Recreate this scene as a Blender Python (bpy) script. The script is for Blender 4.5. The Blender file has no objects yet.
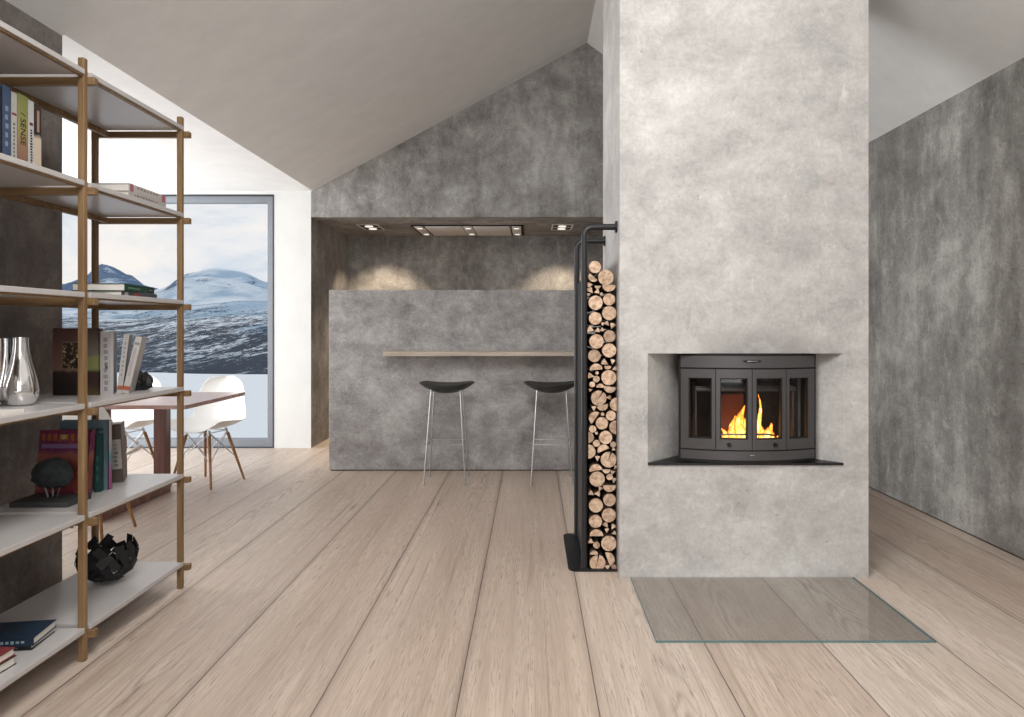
import bpy, bmesh, math, random
from mathutils import Vector, Matrix, noise as mnoise
PI = math.pi
S = bpy.context.scene
C = S.collection
D = bpy.data

# ------------------------------------------------------------------ camera, exposure
cam_d = D.cameras.new('camera'); cam = D.objects.new('camera', cam_d); C.objects.link(cam)
cam_d.sensor_width = 36.0; cam_d.lens = 36.0 * 700 / 1024
cam_d.shift_x = -19 / 1024; cam_d.shift_y = -30.5 / 1024
cam_d.clip_start = 0.05; cam_d.clip_end = 9000
cam.location = (0, 0, 1.2); cam.rotation_euler = (PI / 2, 0, 0)
S.camera = cam
S.view_settings.view_transform = 'Standard'; S.view_settings.look = 'None'
S.view_settings.gamma = 1.0; S.view_settings.use_curve_mapping = False
S.view_settings.exposure = 0.22
try:
    S.cycles.max_bounces = 7; S.cycles.diffuse_bounces = 5; S.cycles.transparent_max_bounces = 16
    S.cycles.sample_clamp_indirect = 6.0
    S.cycles.use_denoising = True
except Exception:
    pass

# ------------------------------------------------------------------ node helper
class N:
    def __init__(s, tree):
        s.t = tree; s.n = tree.nodes; s.l = tree.links
    def node(s, typ, **kw):
        n = s.n.new(typ)
        for k, v in kw.items(): setattr(n, k, v)
        return n
    def put(s, sock, v):
        if isinstance(v, bpy.types.NodeSocket): s.l.new(v, sock)
        elif v is not None:
            if isinstance(v, (tuple, list)) and len(v) == 3 and sock.type == 'RGBA': v = (*v, 1)
            sock.default_value = v
    def m(s, op, a, b=None, c=None, clamp=False):
        n = s.node('ShaderNodeMath', operation=op, use_clamp=clamp)
        s.put(n.inputs[0], a); s.put(n.inputs[1], b)
        if c is not None: s.put(n.inputs[2], c)
        return n.outputs[0]
    def noise(s, vec, scale, detail=4, rough=.55, dist=0):
        n = s.node('ShaderNodeTexNoise'); s.put(n.inputs['Vector'], vec)
        n.inputs['Scale'].default_value = scale; n.inputs['Detail'].default_value = detail
        n.inputs['Roughness'].default_value = rough; n.inputs['Distortion'].default_value = dist
        return n.outputs['Fac']
    def mapping(s, vec, scale=(1, 1, 1), loc=(0, 0, 0), rot=(0, 0, 0)):
        n = s.node('ShaderNodeMapping'); s.put(n.inputs['Vector'], vec)
        n.inputs['Scale'].default_value = scale; n.inputs['Location'].default_value = loc
        n.inputs['Rotation'].default_value = rot
        return n.outputs[0]
    def ramp(s, fac, stops):
        n = s.node('ShaderNodeValToRGB'); s.put(n.inputs[0], fac)
        e = n.color_ramp.elements
        while len(e) < len(stops): e.new(.5)
        for i, (p, c) in enumerate(stops):
            e[i].position = p; e[i].color = (*c, 1) if not isinstance(c, (int, float)) else (c, c, c, 1)
        return n.outputs[0]
    def mr(s, v, a, b, c=0., d=1., smooth=False):
        n = s.node('ShaderNodeMapRange'); n.clamp = True
        if smooth: n.interpolation_type = 'SMOOTHSTEP'
        s.put(n.inputs[0], v); s.put(n.inputs[1], a); s.put(n.inputs[2], b); s.put(n.inputs[3], c); s.put(n.inputs[4], d)
        return n.outputs[0]
    def mix(s, f, a, b, blend='MIX'):
        n = s.node('ShaderNodeMix', data_type='RGBA', blend_type=blend)
        s.put(n.inputs[0], f); s.put(n.inputs[6], a); s.put(n.inputs[7], b)
        return n.outputs[2]
    def bump(s, h, strength=.2, dist=.01):
        n = s.node('ShaderNodeBump'); s.put(n.inputs['Height'], h)
        n.inputs['Strength'].default_value = strength; n.inputs['Distance'].default_value = dist
        return n.outputs[0]
    def sep(s, v):
        n = s.node('ShaderNodeSeparateXYZ'); s.put(n.inputs[0], v); return n.outputs
    def comb(s, x, y, z):
        n = s.node('ShaderNodeCombineXYZ'); s.put(n.inputs[0], x); s.put(n.inputs[1], y); s.put(n.inputs[2], z)
        return n.outputs[0]

def newmat(name):
    m = D.materials.new(name); m.use_nodes = True
    t = m.node_tree; t.nodes.clear(); n = N(t)
    out = n.node('ShaderNodeOutputMaterial')
    return m, n, out
def princ(n, out, color, rough=.5, metal=0., normal=None, spec=.5, coat=0.):
    b = n.node('ShaderNodeBsdfPrincipled')
    n.put(b.inputs['Base Color'], color); n.put(b.inputs['Roughness'], rough)
    n.put(b.inputs['Metallic'], metal); n.put(b.inputs['Specular IOR Level'], spec)
    n.put(b.inputs['Coat Weight'], coat)
    if normal is not None: n.put(b.inputs['Normal'], normal)
    n.l.new(b.outputs[0], out.inputs[0]); return b
def srgb(r, g, b):
    f = lambda c: (c / 255 / 12.92) if c / 255 <= .04045 else ((c / 255 + .055) / 1.055) ** 2.4
    return (f(r), f(g), f(b))
def plain(name, rgb, rough=.5, metal=0., var=.08, scale=30, bump=0., spec=.5, coat=0., stretch=(1, 1, 1)):
    m, n, out = newmat(name)
    pos = n.mapping(n.node('ShaderNodeTexCoord').outputs['Object'], stretch)
    f = n.noise(pos, scale, 4)
    k = n.mr(f, .3, .7, 1 - var, 1 + var)
    col = n.mix(1.0, rgb, n.comb(k, k, k), 'MULTIPLY')
    nor = n.bump(f, bump, .002) if bump else None
    princ(n, out, col, rough, metal, nor, spec, coat)
    return m

def pos_of(n): return n.node('ShaderNodeNewGeometry').outputs['Position']

def concrete(name, lo, mid, hi, rough=.75, off=(0, 0, 0), pits=.75, rust=False, streak=(1, 1, .3), bumpk=.25, stain=None):
    m, n, out = newmat(name)
    p = n.mapping(pos_of(n), (1, 1, 1), off)
    a = n.noise(p, .95, 12, .64, .5)
    b = n.noise(n.mapping(p, streak), 5.5, 10, .7, .4)
    c = n.noise(p, 7.5, 10, .75, .3)
    fine = n.noise(p, 60, 8, .75)
    f = n.m('ADD', n.m('ADD', n.m('MULTIPLY', a, .32), n.m('MULTIPLY', b, .24)), n.m('ADD', n.m('MULTIPLY', c, .25), n.m('MULTIPLY', fine, .19)))
    col = n.ramp(n.mr(f, .405, .595), [(0., lo), (.5, mid), (1., hi)])
    # pale trowel smears and dull darker blotches
    sm = n.mr(n.noise(n.mapping(p, (1.1, 1.1, .55), (3, 1, 7)), 5.2, 12, .85, .6), .56, .64, 0, .6)
    col = n.mix(sm, col, hi)
    dk = n.mr(n.noise(n.mapping(p, (.8, .8, 1.3), (9, 4, 2)), 1.3, 12, .70, .4), .52, .68, 0, .5)
    col = n.mix(dk, col, lo)
    # scratches: thin ridges
    rd = n.m('ABSOLUTE', n.m('SUBTRACT', n.noise(n.mapping(p, (1, 1, .5), (5, 5, 5)), 4.5, 6, .6, 1.), .5))
    sc = n.m('MULTIPLY', n.mr(rd, .0, .006, .5, 0), n.mr(c, .5, .6))
    col = n.mix(sc, col, hi)
    v = n.node('ShaderNodeTexVoronoi'); n.put(v.inputs['Vector'], p); v.inputs['Scale'].default_value = 19
    dot = n.m('MULTIPLY', n.m('MULTIPLY', n.mr(v.outputs['Distance'], .05, .12, 1, 0), n.mr(n.noise(p, 2.1, 3), .48, .6)), pits)
    col = n.mix(dot, col, lin3(lo, .4))
    v3 = n.node('ShaderNodeTexVoronoi'); n.put(v3.inputs['Vector'], n.mapping(p, (1, 1, 1), (4.4, 2, 1))); v3.inputs['Scale'].default_value = 26
    wd = n.m('MULTIPLY', n.mr(v3.outputs['Distance'], .04, .10, .5, 0), n.mr(n.noise(p, 3.3, 3), .5, .62))
    col = n.mix(wd, col, hi)
    if rust:
        v2 = n.node('ShaderNodeTexVoronoi'); n.put(v2.inputs['Vector'], n.mapping(p, (1, 1, 1), (.31, 0, .12))); v2.inputs['Scale'].default_value = 2.3
        rs = n.m('MULTIPLY', n.mr(v2.outputs['Distance'], .02, .07, .75, 0), n.mr(n.noise(p, 28, 3), .45, .6))
        col = n.mix(rs, col, srgb(165, 120, 80))
    if stain:   # soot stain above the stove opening
        x, y, z = n.sep(pos_of(n))
        dx = n.m('DIVIDE', n.m('SUBTRACT', x, stain[0]), stain[2]); dz = n.m('DIVIDE', n.m('SUBTRACT', z, stain[1]), stain[3])
        d2 = n.m('ADD', n.m('MULTIPLY', dx, dx), n.m('MULTIPLY', dz, dz))
        col = n.mix(n.m('MULTIPLY', n.mr(d2, 0, 1, 1, 0, True), n.mr(c, .36, .58, .15, .75)), col, srgb(128, 124, 122))
    h = n.m('SUBTRACT', n.m('ADD', fine, n.m('MULTIPLY', c, .8)), dot)
    princ(n, out, col, n.mr(b, .3, .7, rough - .12, rough + .1), 0, n.bump(h, bumpk, .005), .35)
    return m

def lin3(a, k): return tuple(x * k for x in a)
M = {}
M['concrete_wall'] = concrete('concrete_wall', srgb(104, 100, 97), srgb(148, 145, 142), srgb(190, 188, 184))
M['concrete_shaded'] = concrete('concrete_side_wall', srgb(84, 77, 74), srgb(112, 105, 101), srgb(140, 134, 130), off=(5, 3, 2))  # darker copy of the wall concrete, low light put into the colour
M['concrete_island'] = concrete('concrete_island', srgb(112, 108, 107), srgb(156, 153, 152), srgb(192, 190, 188), off=(1.7, .3, 4.1), streak=(.6, 1, 1))
M['concrete_right'] = concrete('concrete_right', srgb(104, 101, 98), srgb(150, 148, 144), srgb(198, 197, 192), off=(2.7, 8.3, 1.1), streak=(1, 1, .22))
M['concrete_chimney'] = concrete('concrete_chimney', srgb(160, 157, 155), srgb(189, 186, 183), srgb(214, 212, 208), stain=(1.12, 1.09, .42, .13), rough=.6, off=(7.7, 2.2, .6), pits=.5, rust=True, streak=(.5, 1, 1), bumpk=.12)  # paler copy of the wall concrete, stronger light put into the colour

def plaster(name, rgb):
    m, n, out = newmat(name)
    p = pos_of(n)
    f = n.noise(n.mapping(p, (1, 1, .6)), 5, 8, .65); g = n.noise(p, 60, 5, .6)
    k = n.mr(n.m('ADD', f, n.m('MULTIPLY', g, .3)), .4, .9, .94, 1.04)
    princ(n, out, n.mix(1., rgb, n.comb(k, k, k), 'MULTIPLY'), .8, 0, n.bump(n.m('ADD', f, g), .1, .003), .2)
    return m
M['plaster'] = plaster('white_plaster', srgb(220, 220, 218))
M['ceiling'] = plaster('ceiling_paint', srgb(235, 236, 235))

def floor_mat():
    m, n, out = newmat('wide_oak_planks')
    x, y, z = n.sep(pos_of(n))
    u = n.m('DIVIDE', n.m('SUBTRACT', x, .213), .447)
    idx = n.m('FLOOR', u); fr = n.m('SUBTRACT', u, idx)
    wn = n.node('ShaderNodeTexWhiteNoise', noise_dimensions='1D'); n.put(wn.inputs['W'], idx)
    rnd = wn.outputs['Value']
    wn2 = n.node('ShaderNodeTexWhiteNoise', noise_dimensions='1D'); n.put(wn2.inputs['W'], n.m('ADD', idx, 31.7))
    rnd2 = wn2.outputs['Value']
    off = n.m('MULTIPLY', rnd, 37.)
    px = n.m('ADD', x, off)
    P = n.comb(px, y, off)
    fine = n.noise(n.mapping(P, (150, 4.5, 1)), 1, 6, .7)
    med = n.noise(n.mapping(P, (28, 1.0, 1)), 1, 6, .6, .4)
    big = n.noise(n.mapping(P, (5, .45, 1)), 1, 4, .5)
    wob = n.noise(n.mapping(P, (3.2, .9, 1)), 1, 3, .5)
    ctr = n.m('SUBTRACT', fr, n.m('ADD', .38, n.m('MULTIPLY', rnd2, .28)))
    arch = n.m('ADD', n.m('MULTIPLY', n.m('MULTIPLY', ctr, ctr), 16.), n.m('ADD', n.m('MULTIPLY', y, .55), n.m('MULTIPLY', wob, 2.6)))
    ring = n.m('MULTIPLY', n.m('ADD', n.m('SINE', n.m('MULTIPLY', arch, 26.)), 1.), .5)
    rmask = n.m('MULTIPLY', n.mr(n.m('ABSOLUTE', ctr), .06, .26, 1, 0, True), n.mr(big, .42, .6))
    ring = n.m('MULTIPLY', n.m('MULTIPLY', n.m('POWER', ring, 2.2), rmask), n.mr(fine, .35, .6))
    f = n.m('ADD', n.m('MULTIPLY', fine, .30), n.m('ADD', n.m('MULTIPLY', med, .42), n.m('MULTIPLY', big, .28)))
    f = n.mr(f, .34, .66)
    col = n.ramp(f, [(0., srgb(164, 150, 138)), (.35, srgb(192, 179, 168)), (.7, srgb(210, 198, 188)), (1., srgb(222, 212, 203))])
    tint = n.mix(rnd, srgb(236, 226, 218), srgb(255, 252, 248))
    col = n.mix(1., col, tint, 'MULTIPLY')
    col = n.mix(n.m('MULTIPLY', ring, .75), col, srgb(128, 108, 94))
    pore = n.m('MULTIPLY', n.mr(n.noise(n.mapping(P, (300, 9, 1)), 1, 3, .7), .53, .64), n.mr(med, .44, .56, .12, 1))
    col = n.mix(n.m('MULTIPLY', pore, .7), col, srgb(112, 94, 82))
    strk = n.m('MULTIPLY', n.mr(n.noise(n.mapping(P, (60, .5, 1), (3, 0, 0)), 1, 4, .6), .56, .68), n.mr(n.noise(n.mapping(P, (7, .3, 1), (8, 0, 0)), 1, 2, .5), .50, .62))
    col = n.mix(n.m('MULTIPLY', strk, .7), col, srgb(120, 102, 90))
    # knots / checks
    v = n.node('ShaderNodeTexVoronoi'); n.put(v.inputs['Vector'], n.mapping(P, (3.3, .55, 1))); v.inputs['Scale'].default_value = 1
    kn = n.m('MULTIPLY', n.mr(v.outputs['Distance'], .02, .075, 1, 0), n.mr(fine, .42, .55))
    col = n.mix(n.m('MULTIPLY', kn, .75), col, srgb(70, 55, 46))
    e = n.m('MULTIPLY', n.m('MINIMUM', fr, n.m('SUBTRACT', 1., fr)), .447)
    seam = n.mr(e, .0008, .0026, 1, 0)
    soft = n.m('MULTIPLY', n.mr(e, .002, .028, .6, 0), n.m('MULTIPLY', rnd2, n.mr(med, .4, .6, .4, 1.2)))
    col = n.mix(soft, col, srgb(120, 102, 90))
    col = n.mix(n.m('MULTIPLY', seam, .85), col, srgb(48, 38, 33))
    h = n.m('SUBTRACT', n.m('ADD', n.m('MULTIPLY', fine, .25), n.m('MULTIPLY', med, .2)), n.m('MULTIPLY', seam, 1.5))
    rg = n.mr(fine, .3, .7, .36, .52)
    princ(n, out, col, rg, 0, n.bump(h, .35, .004), .45)
    return m
M['floor'] = floor_mat()

def wood(name, a, b, c, stretch=(40, 3, 40), rough=.5, spec=.4):
    m, n, out = newmat(name)
    p = n.node('ShaderNodeTexCoord').outputs['Object']
    f = n.noise(n.mapping(p, stretch), 1, 6, .65, .3); g = n.noise(n.mapping(p, lin3(stretch, .25)), 1, 3, .5)
    k = n.mr(n.m('ADD', n.m('MULTIPLY', f, .6), n.m('MULTIPLY', g, .4)), .35, .65)
    princ(n, out, n.ramp(k, [(0, a), (.5, b), (1, c)]), rough, 0, n.bump(f, .12, .002), spec)
    return m
M['oak_v'] = wood('oak_posts', srgb(104, 80, 54), srgb(126, 99, 68), srgb(144, 117, 84), (60, 60, 4))
M['oak_h'] = wood('oak_bars', srgb(104, 80, 54), srgb(124, 98, 68), srgb(142, 116, 84), (5, 60, 60))
M['walnut'] = wood('walnut', srgb(84, 50, 42), srgb(106, 66, 56), srgb(128, 84, 72), (3, 40, 40), .22, .9)
M['walnut_sheen'] = wood('tabletop_walnut_sheen', srgb(128, 92, 82), srgb(150, 112, 100), srgb(168, 132, 120), (3, 40, 40), .2, .9)  # walnut lightened: window reflection on the tabletop put into the colour
M['walnut_v'] = wood('walnut_upright', srgb(80, 48, 40), srgb(100, 62, 54), srgb(118, 76, 66), (50, 50, 3), .4)
M['beech'] = wood('chair_leg_wood', srgb(116, 80, 46), srgb(144, 102, 62), srgb(166, 124, 80), (60, 60, 5), .45)
M['bar_top'] = wood('bleached_oak', srgb(160, 146, 132), srgb(184, 170, 156), srgb(204, 190, 178), (3, 40, 40), .4)
M['bar_edge'] = M['bar_top']
M['shelf_white'] = plain('white_lacquer_board', srgb(184, 180, 178), .28, 0, .02, 8, spec=.5)
M['black_steel'] = plain('black_powder_steel', srgb(40, 40, 42), .42, .3, .08, 80, .05)
M['black_plate'] = plain('black_floor_plate', srgb(22, 22, 24), .4, .2, .1, 40)
M['stove_grey'] = plain('stove_grey_enamel', srgb(80, 78, 79), .42, .35, .05, 120, .03)
M['stove_dark'] = plain('stove_black_gap', srgb(20, 19, 19), .6, .2, .1, 60)
M['firebox'] = plain('sooty_firebox', srgb(15, 12, 11), .85, 0, .3, 25, .2)
M['brick'] = plain('firebox_back_brick', srgb(92, 48, 36), .8, 0, .25, 14, .2)
M['chrome'] = plain('chrome', (.50, .50, .50), .28, 1., .02, 20)
M['silver'] = plain('polished_silver', (.83, .82, .82), .10, 1., .02, 10)
M['alu'] = plain('brushed_steel', srgb(160, 158, 155), .35, .9, .05, 60, stretch=(1, 20, 20))
M['seat_black'] = plain('black_leather', srgb(44, 46, 46), .45, 0, .1, 90, .15)
M['white_plastic'] = plain('white_plastic_shell', srgb(236, 236, 234), .35, 0, .01, 10)
M['white_wire'] = plain('pale_wire', srgb(190, 190, 190), .3, .6, .02, 10)
M['black_matt'] = plain('matt_black', srgb(18, 18, 20), .6, 0, .2, 60, .2)
M['stone_black'] = plain('black_rough_stone', srgb(40, 44, 47), .85, 0, .45, 34, .8)
M['slab'] = plain('dark_slate_slab', srgb(52, 54, 54), .6, 0, .15, 30, .2)
M['win_frame'] = plain('grey_window_frame', srgb(128, 133, 140), .45, .2, .05, 30)
M['win_dark'] = plain('dark_window_edge', srgb(52, 55, 60), .5, .2, .05, 30)
M['pages'] = plain('book_pages', srgb(218, 212, 204), .8, 0, .08, 10, stretch=(1, 1, 60))
M['shadow_strip'] = plain('dark_shadow_strip', srgb(70, 60, 54), .6, 0, .1, 10)

def log_end():
    m, n, out = newmat('log_end_grain')
    p = n.node('ShaderNodeTexCoord').outputs['Object']
    oi = n.node('ShaderNodeObjectInfo').outputs['Random']
    x, y, z = n.sep(p)
    r = n.m('SQRT', n.m('ADD', n.m('MULTIPLY', x, x), n.m('MULTIPLY', z, z)))
    w = n.noise(n.comb(x, oi, z), 40, 4)
    ring = n.m('SINE', n.m('ADD', n.m('MULTIPLY', r, 1500.), n.m('MULTIPLY', w, 7.)))
    k = n.m('ADD', n.m('MULTIPLY', n.noise(n.comb(x, n.m('MULTIPLY', oi, 9.), z), 50, 5, .6), .8), n.m('MULTIPLY', ring, .05))
    col = n.ramp(n.mr(k, .25, .62), [(0, srgb(158, 126, 104)), (.5, srgb(214, 186, 160)), (1, srgb(236, 216, 194))])
    val = n.mr(n.m('POWER', oi, .6), 0, 1, .62, 1.08)
    col = n.mix(1., col, n.comb(val, n.m('MULTIPLY', val, .985), n.m('MULTIPLY', val, .97)), 'MULTIPLY')
    princ(n, out, col, .8, 0, n.bump(k, .3, .002), .2)
    return m
M['log_end'] = log_end()
M['bark'] = plain('log_bark', srgb(78, 58, 46), .9, 0, .45, 60, .8)
M['log_split'] = plain('split_log_side', srgb(170, 130, 98), .85, 0, .2, 60, .3, stretch=(8, 1, 8))

def thin_glass(name, tint, gloss=.05, rough=0.0, tilt=1.45):
    m, n, out = newmat(name)
    tr = n.node('ShaderNodeBsdfTransparent'); n.put(tr.inputs[0], tint)
    gl = n.node('ShaderNodeBsdfGlossy'); gl.inputs['Roughness'].default_value = rough
    lw = n.node('ShaderNodeLayerWeight'); lw.inputs['Blend'].default_value = .5
    f = n.m('ADD', n.m('MULTIPLY', n.m('POWER', lw.outputs['Facing'], 4.5), tilt), gloss, clamp=True)
    mx = n.node('ShaderNodeMixShader'); n.put(mx.inputs[0], f)
    n.l.new(tr.outputs[0], mx.inputs[1]); n.l.new(gl.outputs[0], mx.inputs[2]); n.l.new(mx.outputs[0], out.inputs[0])
    return m
M['pane'] = thin_glass('window_glass', (.99, .99, .99), 0.0, 0, .06)
M['stove_glass'] = thin_glass('stove_glass', (.92, .90, .89), .02, .02, .6)
M['hearth_glass'] = thin_glass('hearth_glass', (.90, .905, .905), .07, .10, .8)
M['glass_edge'] = plain('hearth_glass_edge', srgb(96, 128, 132), .2, 0, .1, 20)

def emit(name, rgb, strength):
    m, n, out = newmat(name)
    e = n.node('ShaderNodeEmission'); n.put(e.inputs[0], rgb); e.inputs[1].default_value = strength
    n.l.new(e.outputs[0], out.inputs[0]); return m
M['panel'] = plain('pale_hood_panel', srgb(226, 222, 218), .5, 0, .04, 20)
M['bulb'] = emit('halogen_bulb', (1, .9, .78), .9)

# ------------------------------------------------------------------ mesh helper
class B:
    def __init__(s): s.bm = bmesh.new(); s.mi = 0
    def _fin(s, geom, mat=None):
        fs = [g for g in geom if isinstance(g, bmesh.types.BMFace)]
        for f in fs: f.material_index = s.mi
    def box(s, lo, hi, bev=0., rot=None, seg=2):
        lo = Vector(lo); hi = Vector(hi); c = (lo + hi) / 2; d = hi - lo
        r = bmesh.ops.create_cube(s.bm, size=1.0)
        vs = r['verts']
        T = Matrix.Translation(c) @ (rot.to_4x4() if rot is not None else Matrix()) @ Matrix.Diagonal((d.x, d.y, d.z, 1))
        bmesh.ops.transform(s.bm, matrix=T, verts=vs)
        fs = {f for v in vs for f in v.link_faces}
        for f in fs: f.material_index = s.mi
        if bev > 0:
            es = list({e for v in vs for e in v.link_edges})
            r2 = bmesh.ops.bevel(s.bm, geom=es, offset=bev, segments=seg, profile=.5, affect='EDGES', clamp_overlap=True)
            for f in r2['faces']: f.material_index = s.mi
        return s
    def cyl(s, p0, p1, r0, r1=None, seg=20, caps=True):
        p0 = Vector(p0); p1 = Vector(p1); r1 = r0 if r1 is None else r1
        ax = (p1 - p0).normalized()
        a = ax.orthogonal().normalized(); b = ax.cross(a)
        A = []; Bv = []
        for i in range(seg):
            t = 2 * PI * i / seg; d = a * math.cos(t) + b * math.sin(t)
            A.append(s.bm.verts.new(p0 + d * r0)); Bv.append(s.bm.verts.new(p1 + d * r1))
        fs = [s.bm.faces.new((A[i], A[(i + 1) % seg], Bv[(i + 1) % seg], Bv[i])) for i in range(seg)]
        if caps: fs += [s.bm.faces.new(A[::-1]), s.bm.faces.new(Bv)]
        s._fin(fs); return s
    def tube(s, pts, r, seg=14, closed=False):
        pts = [Vector(p) for p in pts]; n = len(pts); rings = []
        up = None
        for i, p in enumerate(pts):
            t = (pts[min(i + 1, n - 1)] - pts[max(i - 1, 0)]).normalized()
            if up is None: up = t.orthogonal().normalized()
            up = (up - t * up.dot(t)).normalized(); bb = t.cross(up)
            rr = r[i] if isinstance(r, (list, tuple)) else r
            rings.append([s.bm.verts.new(p + up * math.cos(2 * PI * k / seg) * rr + bb * math.sin(2 * PI * k / seg) * rr) for k in range(seg)])
        fs = []
        for i in range(n - 1):
            for k in range(seg):
                fs.append(s.bm.faces.new((rings[i][k], rings[i][(k + 1) % seg], rings[i + 1][(k + 1) % seg], rings[i + 1][k])))
        fs += [s.bm.faces.new(rings[0][::-1]), s.bm.faces.new(rings[-1])]
        s._fin(fs); return s
    def lathe(s, prof, c=(0, 0, 0), seg=40):
        c = Vector(c); rings = []
        for r, z in prof:
            if r <= 1e-6: rings.append([s.bm.verts.new(c + Vector((0, 0, z)))])
            else: rings.append([s.bm.verts.new(c + Vector((r * math.cos(2 * PI * k / seg), r * math.sin(2 * PI * k / seg), z))) for k in range(seg)])
        fs = []
        for a, b in zip(rings, rings[1:]):
            for k in range(seg):
                k2 = (k + 1) % seg
                if len(a) == 1 and len(b) == 1: continue
                if len(a) == 1: fs.append(s.bm.faces.new((a[0], b[k2], b[k])))
                elif len(b) == 1: fs.append(s.bm.faces.new((a[k], a[k2], b[0])))
                else: fs.append(s.bm.faces.new((a[k], a[k2], b[k2], b[k])))
        s._fin(fs); return s
    def prism(s, poly, y0, y1, plane='xz', capmat=None):
        """poly: 2D points; extruded along the third axis"""
        def P(a, b, d):
            return {'xz': (a, d, b), 'xy': (a, b, d), 'yz': (d, a, b)}[plane]
        A = [s.bm.verts.new(P(a, b, y0)) for a, b in poly]; Bv = [s.bm.verts.new(P(a, b, y1)) for a, b in poly]
        n = len(poly)
        side = [s.bm.faces.new((A[i], A[(i + 1) % n], Bv[(i + 1) % n], Bv[i])) for i in range(n)]
        caps = [s.bm.faces.new(A[::-1]), s.bm.faces.new(Bv)]
        s._fin(side + caps)
        if capmat is not None:
            for f in caps: f.material_index = capmat
        return s
    def quad(s, *p):
        f = s.bm.faces.new([s.bm.verts.new(q) for q in p]); f.material_index = s.mi; return s
    def build(s, name, mats, parent=None, loc=None, angle=35, flip=True):
        if flip: bmesh.ops.recalc_face_normals(s.bm, faces=s.bm.faces[:])
        me = D.meshes.new(name); s.bm.to_mesh(me); s.bm.free()
        for mt in (mats if isinstance(mats, (list, tuple)) else [mats]):
            me.materials.append(M[mt] if isinstance(mt, str) else mt)
        for p in me.polygons: p.use_smooth = True
        try: me.set_sharp_from_angle(angle=math.radians(angle))
        except Exception: pass
        o = D.objects.new(name, me); C.objects.link(o)
        if parent is not None: o.parent = parent
        if loc is not None: o.location = loc
        return o

def thing(name, label, cat, loc=(0, 0, 0), rz=0., group=None, kind=None):
    o = D.objects.new(name, None); C.objects.link(o); o.empty_display_size = .05
    o.location = loc; o.rotation_euler = (0, 0, rz); tag(o, label, cat, group, kind); return o
def tag(o, label, cat, group=None, kind=None):
    o['label'] = label; o['category'] = cat
    if group: o['group'] = group
    if kind: o['kind'] = kind
    return o
def struct(o): o['kind'] = 'structure'; return o
def dup(root, loc, rz, label, group=None):
    r = root.copy(); C.objects.link(r); r.location = loc; r.rotation_euler = (0, 0, rz); r['label'] = label
    if group: r['group'] = group
    for ch in list(root.children):
        c = ch.copy(); C.objects.link(c); c.parent = r
        for g in list(ch.children):
            d = g.copy(); C.objects.link(d); d.parent = c
    return r

# ------------------------------------------------------------------ dimensions of the room
RX, RZ = .56, 4.05               # ridge
LX, LZ = -2.18, 2.57             # fold between the sloping and the flat ceiling
EX, EZ = 2.55, 2.60              # right eave
YB = 7.0                         # back wall
YW = 3.27                        # end of the near left wall
YN = -3.2                        # wall behind the viewer
XL = -5.6                        # far left wall

# ------------------------------------------------------------------ world: overcast winter sky
def make_world():
    w = D.worlds.new('sky'); S.world = w; w.use_nodes = True
    t = w.node_tree; t.nodes.clear(); n = N(t)
    d = n.node('ShaderNodeTexCoord').outputs['Generated']
    x, y, z = n.sep(d)
    zz = n.m('ADD', n.m('ABSOLUTE', z), .10)
    pv = n.comb(n.m('DIVIDE', x, zz), n.m('DIVIDE', y, zz), 0.)
    c1 = n.noise(n.mapping(d, (3.2, 3.2, 8.5), (3.1, .7, 0)), 1.0, 8, .6, .5)
    c2 = n.noise(n.mapping(d, (8, 8, 26)), 1.0, 7, .6, .3)
    f = n.m('ADD', n.m('MULTIPLY', c1, .7), n.m('MULTIPLY', c2, .3))
    col = n.ramp(n.mr(f, .42, .62), [(0, srgb(170, 192, 214)), (.3, srgb(204, 214, 225)), (.55, srgb(226, 228, 231)), (1, srgb(244, 238, 232))])
    bg = n.node('ShaderNodeBackground'); n.put(bg.inputs[0], col); bg.inputs[1].default_value = .95
    out = n.node('ShaderNodeOutputWorld'); n.l.new(bg.outputs[0], out.inputs[0])
make_world()

def area(name, loc, rot, sx, sy, power, color=(1, 1, 1)):
    l = D.lights.new(name, 'AREA'); l.shape = 'RECTANGLE'; l.size = sx; l.size_y = sy; l.energy = power; l.color = color
    o = D.objects.new(name, l); C.objects.link(o); o.location = loc; o.rotation_euler = rot; return o
def spot(name, loc, rot, power, deg, blend, color, r=.03):
    l = D.lights.new(name, 'SPOT'); l.energy = power; l.spot_size = math.radians(deg); l.spot_blend = blend; l.color = color; l.shadow_soft_size = r
    o = D.objects.new(name, l); C.objects.link(o); o.location = loc; o.rotation_euler = rot; return o
# daylight coming through the glazed left side of the dining end and through the glazing behind the viewer
area('daylight_left_glazing', (XL + .12, 5.2, 1.32), (PI / 2, 0, -PI / 2), 3.2, 2.3, 172, (.97, .985, 1))
area('daylight_rear_glazing', (.95, YN + .12, 1.75), (PI / 2, 0, 0), 2.4, 2.6, 60, (1, .99, .97))
area('overhead_fill_lamp', (-.45, .95, 3.28), (math.radians(22), math.radians(-26), 0), 1.2, 1.9, 118, (1, .995, .985))  # added overhead lamp below the closed ceiling; no roof window is built

# ------------------------------------------------------------------ room shell
def cz(x):
    return RZ - (RX - x) * (RZ - LZ) / (RX - LX) if x < RX else RZ - (x - RX) * (RZ - EZ) / (EX - RX)
T = .2
b = B(); b.box((XL, YN, -.12), (EX + .05, YB + .12, 0)); b.box((-2.4, YB + .12, -.12), (EX + .05, YB + 1.5, 0)); struct(b.build('floor', 'floor'))
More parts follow.
